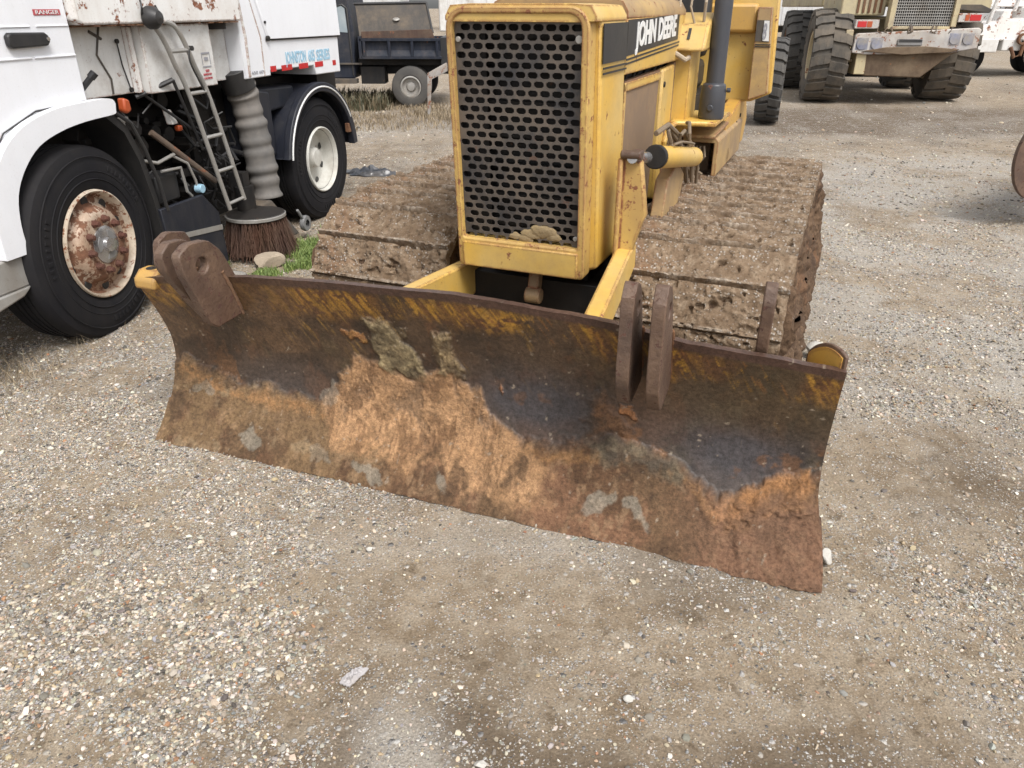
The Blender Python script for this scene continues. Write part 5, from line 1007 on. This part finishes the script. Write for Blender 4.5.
# cab
m = MB(); m.prism([(-3.55, .50), (-2.95, .50), (-2.90, 1.22), (-2.98, 1.85), (-3.20, 1.85), (-3.42, 1.32), (-4.9, 1.22), (-4.95, .60)], 'y', V0 + .15, V0 + 1.75); cb = T.part('cab', m, M['bluedump'], bevel=.02)
m = MB(); m.prism([(-3.34, 1.30), (-3.02, 1.28), (-3.04, 1.68), (-3.10, 1.72), (-3.19, 1.69)], 'y', V0 + .143, V0 + .147); T.part('side_window', m, M['glass'], cb, 0)
m = MB(); m.tube([(-3.36, V0 + .14, 1.30), (-3.20, V0 + .14, 1.71), (-3.08, V0 + .14, 1.74), (-3.0, V0 + .14, 1.68), (-2.98, V0 + .14, .55)], .014, 6); m.tube([(-3.38, V0 + .14, 1.22), (-3.42, V0 + .14, .6)], .008, 6); T.part('door_frame', m, M['black_paint'], cb, 0)
m = MB(); m.box(-3.62, -2.8, V0 + .10, V0 + .15, .74, .77); m.box(-3.55, -2.9, V0 + .0, V0 + .2, .42, .50); T.part('running_board', m, M['greycover'], cb)
m = MB(); m.box(-4.6, -1.2, V0 + .55, V0 + .65, .55, .72); m.box(-4.6, -1.2, V0 + 1.3, V0 + 1.4, .55, .72); m.box(-2.9, -1.3, V0 + .3, V0 + 1.7, .72, .84); m.box(-2.85, -2.4, V0 + .2, V0 + .6, .4, .7); T.part('chassis', m, M['black_metal'])
m = MB(); m.box(-1.32, -1.05, V0 + .1, V0 + 1.85, .7, 1.2); T.part('tailgate', m, M['black_paint'])

# bent white metal leaning beside it
W = Thing('bent_panel', 'bent white and rusty metal strip leaning behind the dozer grille', 'scrap metal', 0, -1.35, 13.6)
m = MB(); m.hexa([(-1.47, 13.6, .02), (-1.42, 13.6, .02), (-1.42, 13.64, .02), (-1.47, 13.64, .02), (-1.44, 13.6, .68), (-1.36, 13.6, .72), (-1.36, 13.64, .72), (-1.44, 13.64, .68)]); m.hexa([(-1.44, 13.6, .66), (-1.40, 13.62, .58), (-1.10, 13.7, .72), (-1.10, 13.72, .80), (-1.44, 13.58, .70), (-1.40, 13.60, .70), (-1.10, 13.68, .84), (-1.12, 13.70, .86)])
W.part('bent_strip', m, M['scrap'])

# ================================================================= HAUL TRUCK
H = Thing('haul_truck', 'battered yellow and white articulated haul truck facing the camera on huge tyres', 'haul truck', 8, 7.4, 18.0, origin=(0, 0))
# authored in world-like coordinates through its own frame: convert picked world points
def hw(x, y): a = R(8); return (x * math.cos(a) - y * math.sin(a), x * math.sin(a) + y * math.cos(a))
def big_wheel(th, wx, wy, Ro, w, az, tyre, rimm, lugs=20, name='wheel', chev=True):
    """wheel standing at world point, plane pointing to azimuth az (deg)"""
    u, v = hw(wx, wy); rot = R(8 - az)   # rotation inside the frame
    def pl(x, y, z): return (u + x * math.cos(rot) - y * math.sin(rot), v + x * math.sin(rot) + y * math.cos(rot), Ro + z)
    Ri = Ro * .52; m = MB(); h = w / 2
    m.lathe([(Ri, -h + .06), (Ri + .05, -h + .01), (Ro * .80, -h - .01), (Ro * .93, -h + .03), (Ro - .045, -h + .08), (Ro - .045, h - .08), (Ro * .93, h - .03), (Ro * .80, h + .01), (Ri + .05, h - .01), (Ri, h - .06)], (0, 0, 0), 'x', 64, closed=True)
    for k in range(lugs):
        for s_ in (-1, 1):
            a0 = 2 * math.pi * (k + (.5 if s_ > 0 else 0)) / lugs; da = 2 * math.pi / lugs * .34
            seg = [(0.0, 0.), (.35, .10), (.7, .16), (.97, .30)]
            for (t0, e0), (t1, e1) in zip(seg[:-1], seg[1:]):
                V = []
                for rr_ in (Ro - .05, Ro):
                    for (t, e) in ((t0, e0), (t1, e1)):
                        for sg in (-1, 1):
                            a = a0 + (e * (2 * math.pi / lugs) if chev else 0) + sg * da; x = s_ * t * h; rc = rr_ - (.02 if t > .9 else 0); V.append((x, rc * math.cos(a), rc * math.sin(a)))
                m.add(V, [(0, 1, 3, 2), (4, 6, 7, 5), (0, 4, 5, 1), (2, 3, 7, 6), (0, 2, 6, 4), (1, 5, 7, 3)])
            a = a0 + .3 * (2 * math.pi / lugs); V = []
            for rr_ in (Ro * .86, Ro - .02):
                for sg in (-1, 1):
                    for x in (h * .95, h + .012): V.append((s_ * x, rr_ * math.cos(a + sg * da), rr_ * math.sin(a + sg * da)))
            m.add(V, [(0, 1, 3, 2), (4, 6, 7, 5), (0, 4, 5, 1), (2, 3, 7, 6), (0, 2, 6, 4), (1, 5, 7, 3)])
    W = th.part(name, m.xf(pl), tyre, None, .004)
    m = MB()
    for s_ in (-1, 1): m.lathe([(Ri + .02, s_ * (h - .055)), (Ri, s_ * (h - .03)), (Ri - .03, s_ * (h - .05)), (Ri - .05, s_ * (h - .16)), (Ri * .6, s_ * (h - .18)), (Ri * .5, s_ * (h - .10)), (.0001, s_ * (h - .09))], (0, 0, 0), 'x', 40)
    th.part('rim', m.xf(pl), rimm, W, 0); return W
big_wheel(H, 6.22, 16.05, .84, .66, 14, M['tyre_grey'], M['hv_yellow'])
big_wheel(H, 8.72, 16.30, .84, .74, 13, M['tyre_grey'], M['hv_yellow'])
big_wheel(H, 6.62, 18.9, .82, .62, 14, M['tyre_worn'], M['rust'])
big_wheel(H, 9.15, 18.9, .82, .62, 8, M['tyre_worn'], M['rust'])
# body in frame coordinates: front at v ~ 16.0
ul, vf = hw(6.42, 15.40); ur, _ = hw(9.0, 15.35); vf = vf - .12
ur = ul + 2.20
m = MB(); m.prism([(ul, .93), (ul + .02, 1.22), (ul + .06, 1.26), (ur - .05, 1.36), (ur, 1.33), (ur, 1.02), (ur - .45, .94), (ul + .25, .90)], 'y', vf, vf + .22); bm = H.part('bumper', m, M['hv_white'], bevel=.015)
m = MB(); m.box(ul + .78, ul + 1.22, vf - .03, vf, 1.06, 1.17); H.part('tow_slot', m, M['hub_dark'], bm, .01)
m = MB(); m.box(ul + .80, ul + 1.20, vf - .034, vf - .031, 1.115, 1.165); H.part('slot_opening', m, M['black_paint'], bm, 0)
for x in (.10, .36): m = MB(); m.cyl((ul + x + .06, vf - .01, 1.08), .095, -.01, .015, 'y', 24); m.box(ul + x - .05, ul + x + .17, vf - .002, vf + .004, .98, 1.19); H.part('headlight', m, M['hv_blue'], bm, .004)
for x in (1.72, 1.95): m = MB(); m.cyl((ul + x + .05, vf - .01, 1.17), .09, -.01, .015, 'y', 24); m.box(ul + x - .05, ul + x + .15, vf - .002, vf + .004, 1.07, 1.27); H.part('headlight', m, M['hv_blue'], bm, .004)
for x0, dz_ in ((-.02, -.11), (1.76, 0.)):
    m = MB(); m.box(ul + x0, ul + x0 + .42, vf + .02, vf + .2, 1.45 + dz_, 1.60 + dz_); lh = H.part('lamp_housing', m, M['hv_white'], bevel=.008)
    m = MB(); m.box(ul + x0 + (.04 if x0 < 0 else .19), ul + x0 + (.20 if x0 < 0 else .38), vf + .012, vf + .019, 1.475 + dz_, 1.575 + dz_); H.part('red_lens', m, M['red'], lh, .003)
    m = MB(); m.box(ul + x0 + (.21 if x0 < 0 else .11), ul + x0 + (.30 if x0 < 0 else .18), vf + .012, vf + .019, 1.475 + dz_, 1.575 + dz_); H.part('amber_lens', m, M['orange'], lh, .003)
m = MB(); gx = (ul + .66, ul + 1.66); m.box(gx[0] - .10, gx[0], vf + .05, vf + .25, 1.33, 2.5); m.box(gx[1], gx[1] + .10, vf + .05, vf + .25, 1.37, 2.5); m.box(gx[0], gx[1], vf + .05, vf + .2, 1.33, 1.38); m.box(gx[0] - .1, gx[1] + .1, vf + .05, vf + 2., 2.45, 2.5); gg = H.part('grille_surround', m, M['hv_yellow'], bevel=.01)
m = MB(); m.box(gx[0], gx[1], vf + .18, vf + .19, 1.38, 2.45); H.part('radiator', m, M['black_metal'], gg, 0)
m = MB()
for k in range(26): x = gx[0] + .02 + k * (gx[1] - gx[0] - .04) / 25; m.box(x - .006, x + .006, vf + .11, vf + .13, 1.38, 2.45)
for k in range(22): z = 1.40 + k * .047; m.box(gx[0], gx[1], vf + .10, vf + .115, z, z + .012)
H.part('grille', m, M['silver'], gg, 0, smooth=False)
m = MB(); m.box(ul - .25, gx[0] - .1, vf + .35, vf + 1.8, 1.55, 2.3); H.part('engine_cowl', m, M['hv_yellow'], bevel=.03)
m = MB(); m.box(gx[1] + .1, ur + .2, vf + .35, vf + 1.8, 1.62, 2.3); H.part('engine_cowl', m, M['hv_yellow'], bevel=.03)
m = MB()
for k in range(5): m.box(ul + .04 + k * .10, ul + .08 + k * .10, vf + .33, vf + .35, 1.60, 1.84)
H.part('side_louvre', m, M['rust'], bevel=0)
m = MB(); m.prism([(ul + .32, .52), (ul + 1.35, .50), (ul + 1.80, .90), (ul + 1.95, .97), (ul + .22, .93)], 'y', vf + .08, vf + 1.6); H.part('front_guard_plate', m, M['mudbrown'], bevel=.02)
m = MB(); m.prism([(ul + .12, .55), (ul + .32, .55), (ul + .30, .92), (ul + .12, .92)], 'y', vf + .06, vf + .5); m.box(ul - .15, ul - .02, vf + .02, vf + .3, 1.0, 1.32); m.tube([(ul - .25, vf + .5, .78), (ul + .12, vf + .3, .78)], .03, 10); H.part('step_bracket', m, M['hv_yellow'], bevel=.01)
m = MB(); m.box(ul + .2, ur - .2, vf + 1.5, vf + 6.5, 1.1, 1.5); m.box(ul - .2, ur + .2, vf + 2.2, vf + 6.8, 1.7, 3.0); H.part('rear_body', m, M['hv_yellow'], bevel=.03)
m = MB(); m.tube([(ul + .1, vf + .9, .8), (ur + .1, vf + .95, .8)], .12, 12); m.box(ul + .5, ur - .6, vf + 3.5, vf + 4.2, .25, .6); H.part('axle', m, M['black_metal'], bevel=.01)
m = MB()
for k in range(9): x0_ = ul + .35 + random.random() * 1.5; m.tube([(x0_, vf + .04, 1.38 + random.uniform(-.02, .05)), (x0_ + random.uniform(-.1, .1), vf - .01, 1.30), (x0_ + random.uniform(-.15, .15), vf + .02, 1.24)], random.uniform(.008, .016), 6)
H.part('loose_cable', m, M['rustdark'], bevel=0)
m = MB(); m.prism([(ul + .18, .96), (ul + .9, .90), (ul + 1.75, .95), (ul + 1.9, 1.0), (ul + 1.3, 1.05), (ul + .6, 1.03)], 'y', vf - .03, vf + .05); H.part('mud_crust', m, M['mudbrown'], bevel=.01)
m = MB(); m.prism([(ur - .45, 1.66), (ur + .12, 1.60), (ur + .15, 1.66), (ur - .05, 1.74), (ur - .45, 1.74)], 'y', vf + .15, vf + 1.2); H.part('wing', m, M['greycover'], bevel=.01)
# wheel of another machine seen past the dozer's tank
Y = Thing('loose_tyre', 'blue grey worn tractor tyre standing right behind the bulldozer fuel tank', 'tyre', 8, *hw(4.30, 12.9))
big_wheel(Y, 4.20, 12.9, .64, .36, 19, M['tyre_worn'], M['rust'], 22, 'tread_ring')

# ================================================================= WHITE MACHINE far right
Q = Thing('white_truck', 'white crane truck with rusty tow hook parked at the far right', 'truck', 0, 14.0, 22.6)
def w8(m, *a): return m
qy = 21.6
m = MB(); m.prism([(12.2, .90), (12.25, 1.18), (12.5, 1.30), (12.75, 1.36), (12.85, 1.62), (13.05, 1.66), (13.1, 1.40), (13.9, 1.42), (14.0, 1.7), (15.8, 1.70), (15.8, .90)], 'y', qy, qy + 2.2); qb = Q.part('deck_body', m, M['white_rust'], bevel=.03)
m = MB(); m.box(12.15, 12.9, qy - .02, qy + .3, .62, .95); m.box(13.0, 13.5, qy - .04, qy + .2, .66, .95); Q.part('white_box', m, M['white_dirty'], bevel=.02)
m = MB(); m.box(12.3, 15.6, qy + .3, qy + 2, .75, .98); Q.part('chassis', m, M['black_metal'])
m = MB(); m.tube([(12.55, qy + .1, 1.3), (12.75, qy + .1, 2.6)], .05, 10); m.tube([(13.15, qy + .1, 1.6), (13.35, qy + .1, 2.8)], .05, 10); Q.part('post', m, M['white_dirty'], bevel=0)
m = MB(); m.box(13.0, 15.5, qy + 1.2, qy + 2.0, 1.7, 2.8); Q.part('cab_back', m, M['white_rust'], bevel=.03)
m = MB(); m.box(13.55, 14.3, qy - .05, qy + .02, 1.42, 1.58); Q.part('dark_recess', m, M['black_metal'], qb, .01)
m = MB(); m.lathe([(.09, -.05), (.14, -.05), (.14, .05), (.09, .05)], (13.45, qy - .12, .95), 'y', 20, closed=True); m.tube([(13.2, qy - .1, .75), (13.35, qy - .1, .5), (13.5, qy - .1, .55), (13.52, qy - .1, .85)], .05, 8); Q.part('tow_hook', m, M['rust'], bevel=.004)
for x in (12.55, 15.0):
    for yy in (qy + .6, qy + 1.7): tw_wheel(Q, (x, yy, .45), .45, .24, .35, M['black_metal'], M['tyre'])

# ================================================================= RUSTY BUCKET at the right edge
K = Thing('loader_bucket', 'rusty dark brown steel loader bucket edge poking in at the right', 'bucket', 0, 5.2, 6.2)
arc_ = [(4.44 - .27 * math.cos(R(a)), .60 + .37 * math.sin(R(a))) for a in range(-68, 66, 6)]
inner_ = [(x + .035, z) for x, z in arc_][::-1]
m = MB(); m.prism(arc_ + inner_, 'y', 6.35, 7.8); m.xf(lambda x, y, z: (x + (y - 6.3) * 1.15, y, z)); K.part('shell', m, M['rust'], bevel=.004)
m = MB(); m.prism(arc_ + [(5.2, .96), (5.2, .24)], 'y', 6.30, 6.345); K.part('side_plate', m, M['lug'], bevel=.004)
m = MB(); m.box(4.75, 5.2, 6.31, 6.6, .0, .235); K.part('support_block', m, M['wood'], bevel=.01)

# ================================================================= SMALL THINGS
def single(name, mb, mat, label, cat, bevel=0, group=None, ang=35, fix=True):
    cx = sum(v[0] for v in mb.v) / len(mb.v); cy = sum(v[1] for v in mb.v) / len(mb.v); me = bpy.data.meshes.new(name); me.from_pydata([(a - cx, b_ - cy, c) for a, b_, c in mb.v], [], mb.f)
    if fix: fix_normals(me)
    o = link_mesh(name, me, mat, None, True, bevel, ang); o.location = (cx, cy, 0); return tag(o, label, cat, group)
def rock(x, y, r, sc, mat, label, seed, name='rock', rz=0., cut=.0):
    import bmesh
    b = bmesh.new(); bmesh.ops.create_icosphere(b, subdivisions=3, radius=1.); P = np.array([q.co[:] for q in b.verts]); F = [tuple(w.index for w in p.verts) for p in b.faces]; b.free()
    rg = np.random.default_rng(seed)
    for _ in range(9):
        d = rg.normal(size=3); d /= np.linalg.norm(d); t = P @ d; lim_ = rg.uniform(.55, .8); P = P - np.outer(np.maximum(t - lim_, 0), d)
    P = P * np.array(sc) * r; c, s = math.cos(rz), math.sin(rz); P = np.stack([P[:, 0] * c - P[:, 1] * s, P[:, 0] * s + P[:, 1] * c, P[:, 2]], 1); P[:, 2] -= P[:, 2].min() + r * .1
    return single(name, MB().add(P + np.array([x, y, 0]), F), mat, label, 'rock', ang=22)
rock(-1.80, 5.25, .105, (1.3, .8, .62), M['rock_tan'], 'angular tan rock lying in front of the rusty sweeper brush', 4, rz=.3)
rock(-1.93, 4.95, .06, (1.3, .9, .7), M['rock_grey'], 'grey stone by the dark guard panel below the sweeper ladder', 6)
rock(1.65, 3.66, .058, (1.1, .9, .95), M['rock_white'], 'white stone showing behind the right end of the blade', 8)
rock(1.07, 1.98, .022, (1., 1.3, 1.6), M['rock_white'], 'small white stone against the bottom right corner of the blade', 9)
rock(-.50, 2.05, .013, (1.2, .9, .7), M['rock_white'], 'white pebble alone on brown dirt below the blade middle', 11, 'pebble')
rock(-.72, 1.52, .013, (1.5, .8, .6), M['rock_white'], 'oval white pebble left of the crumpled paper', 12, 'pebble')
rock(-.08, 1.22, .014, (1.2, .9, .7), M['rock_white'], 'white pebble at the bottom edge right of the pale dust', 13, 'pebble')
rock(.32, 1.42, .013, (1.2, .9, .7), M['rock_white'], 'white pebble in the right foreground nearest the dark soil', 14, 'pebble')
# crumpled paper / plastic
def crumple(x, y, sx, sy, h, seed, n=26, rz=0., pts=None):
    t = np.linspace(-1, 1, n); X, Y = np.meshgrid(t, t, indexing='ij'); r = fbm(X + seed, Y, seed, 1.6, 4, .6); 
    Z = h * np.abs(fbm(X, Y, seed + 4, 1.9, 5, .65) - .5) * 4 * sstep(1.15, .3, np.hypot(X, Y)) + .004
    k = 1.25 - .95 * (fbm(np.arctan2(Y, X), 0 * X, seed, 1.3, 3)) * np.hypot(X, Y)
    XX = X * sx * k; YY = Y * sy * k; c, s = math.cos(rz), math.sin(rz)
    P = np.stack([x + XX * c - YY * s, y + XX * s + YY * c, Z], -1).reshape(-1, 3); i = np.arange(n * n).reshape(n, n); q = np.stack([i[:-1, :-1], i[1:, :-1], i[1:, 1:], i[:-1, 1:]], -1).reshape(-1, 4)
    B_ = P.copy(); B_[:, 2] -= .003; m_ = MB(); m_.add(np.concatenate([P, B_]), [tuple(a) for a in q] + [tuple(a[::-1] + n * n) for a in q]); return m_
single('plastic_sheet', crumple(-1.62, 8.62, .34, .20, .10, 3, rz=-.1), M['rag'], 'crumpled dark blue plastic sheet lying on the ground between sweeper and bulldozer', 'plastic sheet', fix=False)
single('paper_scrap', crumple(-.452, 1.50, .024, .046, .022, 8, 22, -.5), M['paper'], 'small crumpled grey paper scrap on the dirt in the foreground', 'litter', fix=False)
# grass
def blades(name, pts, h0, h1, mat, label, lean_=.5, w=.0022, seed=1, n_seg=2):
    rg = np.random.default_rng(seed); V = []; F = []; tint = []; b_ = 0
    for (x, y) in pts:
        h = rg.uniform(h0, h1); a = rg.uniform(0, 6.28); l = rg.uniform(.1, 1) * lean_ * h; dx, dy = math.cos(a) * l, math.sin(a) * l; wx, wy = -math.sin(a + rg.uniform(-1, 1)) * w, math.cos(a) * w
        t_ = rg.random()
        V += [(x - wx, y - wy, -.01), (x + wx, y + wy, -.01), (x + dx * .4 + wx * .8, y + dy * .4 + wy * .8, h * .6), (x + dx * .4 - wx * .8, y + dy * .4 - wy * .8, h * .6), (x + dx, y + dy, h)]
        F += [(b_, b_ + 1, b_ + 2, b_ + 3), (b_ + 3, b_ + 2, b_ + 4)]; tint += [t_] * 5; b_ += 5
    me = bpy.data.meshes.new(name); me.from_pydata(V, [], F); fattr(me, 'tint', np.array(tint)); o = link_mesh(name, me, mat, None, False); return tag(o, label, 'grass', kind='stuff')
rg = np.random.default_rng(5)
def scatter(n, f, xr, yr, s=3.):
    x = rg.uniform(*xr, n); y = rg.uniform(*yr, n); k = rg.random(n) < f(x, y) * sstep(.38, .6, fbm(x, y, 2, s, 3)); return list(zip(x[k], y[k]))
blades('grass', scatter(110000, lambda x, y: .9 * np.exp(-(((x + 1.70) / .26) ** 2 + ((y - 5.35) / .36) ** 2)) + 1.0 * np.exp(-(((x + 2.0) / .26) ** 2 + ((y - 5.05) / .26) ** 2)) + 1.1 * np.exp(-(((x + 1.5) / .2) ** 2 + ((y - 5.5) / .4) ** 2)) + .6 * np.exp(-(((x + 1.35) / .12) ** 2 + ((y - 5.8) / .35) ** 2)), (-2.6, -1.0), (4.4, 6.6), 4), .012, .045, M['grass'], 'short green grass patch between the sweeper and the left track', .9, .0030)
blades('dry_grass', scatter(5200, lambda x, y: np.exp(-(((x + 2.75) / .42) ** 2 + ((y - 3.42) / .28) ** 2)), (-3.8, -2.1), (2.9, 4.1), 4), .02, .11, M['drygrass'], 'dry straw tuft beside the sweeper front wheel at the left edge', 1.6, .0014, 3)
blades('weeds', scatter(26000, lambda x, y: np.exp(-((y - 13.9) / 1.1) ** 2) * .9 + .25, (-5.5, 0.8), (11.8, 16.5), 1.2), .015, .10, M['drygrass'], 'dead straw coloured weeds in front of and under the dark dump truck', .9, .006, 6)
blades('undergrowth', scatter(9000, lambda x, y: np.exp(-((y - 15.3) / .7) ** 2), (-4.2, -2.0), (14.2, 16.5), 1.5), .06, .30, M['scrub'], 'low green and brown scrub growing under the dark dump truck', .7, .012, 9)

# ================================================================= DISTANCE: trailers, vehicles and trees behind the yard
def trailer(x0, x1, y, h, mat, label, name='parked_trailer', cat='trailer', group=None):
    t = Thing(name, label, cat, 0, (x0 + x1) / 2, y, group=group); m = MB(); m.box(x0, x1, y, y + 2.4, 1.0, h); b_ = t.part('box_body', m, mat, bevel=.04)
    m = MB(); n = int((x1 - x0) / .6)
    for k in range(n): xx = x0 + .3 + k * .6; m.box(xx, xx + .05, y - .02, y - .001, 1.05, h - .05)
    t.part('side_rib', m, mat, b_, 0); m = MB(); m.box(x0 + .2, x1 - .2, y + .5, y + 1.9, .75, 1.0); t.part('chassis', m, M['black_metal'])
    for x in (x0 + .9, x1 - .9): tw_wheel(t, (x, y + .1, .5), .5, .26, .35, M['silver'], M['tyre'])
trailer(-2.3, 3.2, 26, 3.4, M['white_dirty'], 'white box trailer far behind the dump truck bed and dozer nose')
trailer(-13, -4.0, 30, 3.6, M['trailer'], 'pale grey box trailer in the distance behind the sweeper hopper')
trailer(9, 20, 34, 3.4, M['trailer'], 'grey box trailer in the distance behind the haul truck')
def tree(x, y, h, seed, label):
    r_ = random.Random(seed); t = Thing('tree', label, 'tree', 0, x, y, group='bare brown trees along the far edge of the yard')
    m = MB(); m.tube([(x, y, -.1), (x + .05, y, h * .35), (x - .05, y, h * .7), (x, y, h * .95)], [h * .03, h * .022, h * .014, h * .004], 9); 
    L_ = MB(); T_ = []
    for k in range(16):
        z0 = h * r_.uniform(.3, .85); a = r_.uniform(0, 6.28); l = h * r_.uniform(.15, .34); e = (x + math.cos(a) * l, y + math.sin(a) * l, z0 + l * .6); m.tube([(x, y, z0), ((x + e[0]) / 2, (y + e[1]) / 2, z0 + l * .2), e], [h * .011, h * .007, h * .002], 6)
        for j in range(150):
            q = r_.uniform(.4, 1.1); c_ = (x + math.cos(a) * l * q + r_.gauss(0, h * .05), y + math.sin(a) * l * q + r_.gauss(0, h * .05), z0 + l * .6 * q + r_.gauss(0, h * .05)); s_ = h * .012
            d1 = Vector((r_.gauss(0, 1), r_.gauss(0, 1), r_.gauss(0, 1))).normalized() * s_; d2 = Vector((r_.gauss(0, 1), r_.gauss(0, 1), r_.gauss(0, 1))).normalized() * s_; c_ = Vector(c_); L_.add([c_ - d1, c_ + d2, c_ + d1, c_ - d2], [(0, 1, 2, 3)]); T_ += [r_.random()] * 4
    t.part('trunk', m, M['bark'], bevel=0); o = t.part('crown', L_, M['leaf'], bevel=0, smooth=False, fix=False); fattr(o.data, 'tint', np.array(T_))
TL = ['leftmost bare brown tree in the far row', 'short bare tree left of the tallest one in the far row', 'tall bare tree behind the white box trailer', 'bare brown tree behind the haul truck cab', 'rightmost bare brown tree in the far row']
for k, (x, y, h) in enumerate([(-34, 62, 9), (-15, 60, 8), (-3, 68, 12), (15, 66, 11), (40, 62, 9)]): tree(x, y, h, k + 40, TL[k])
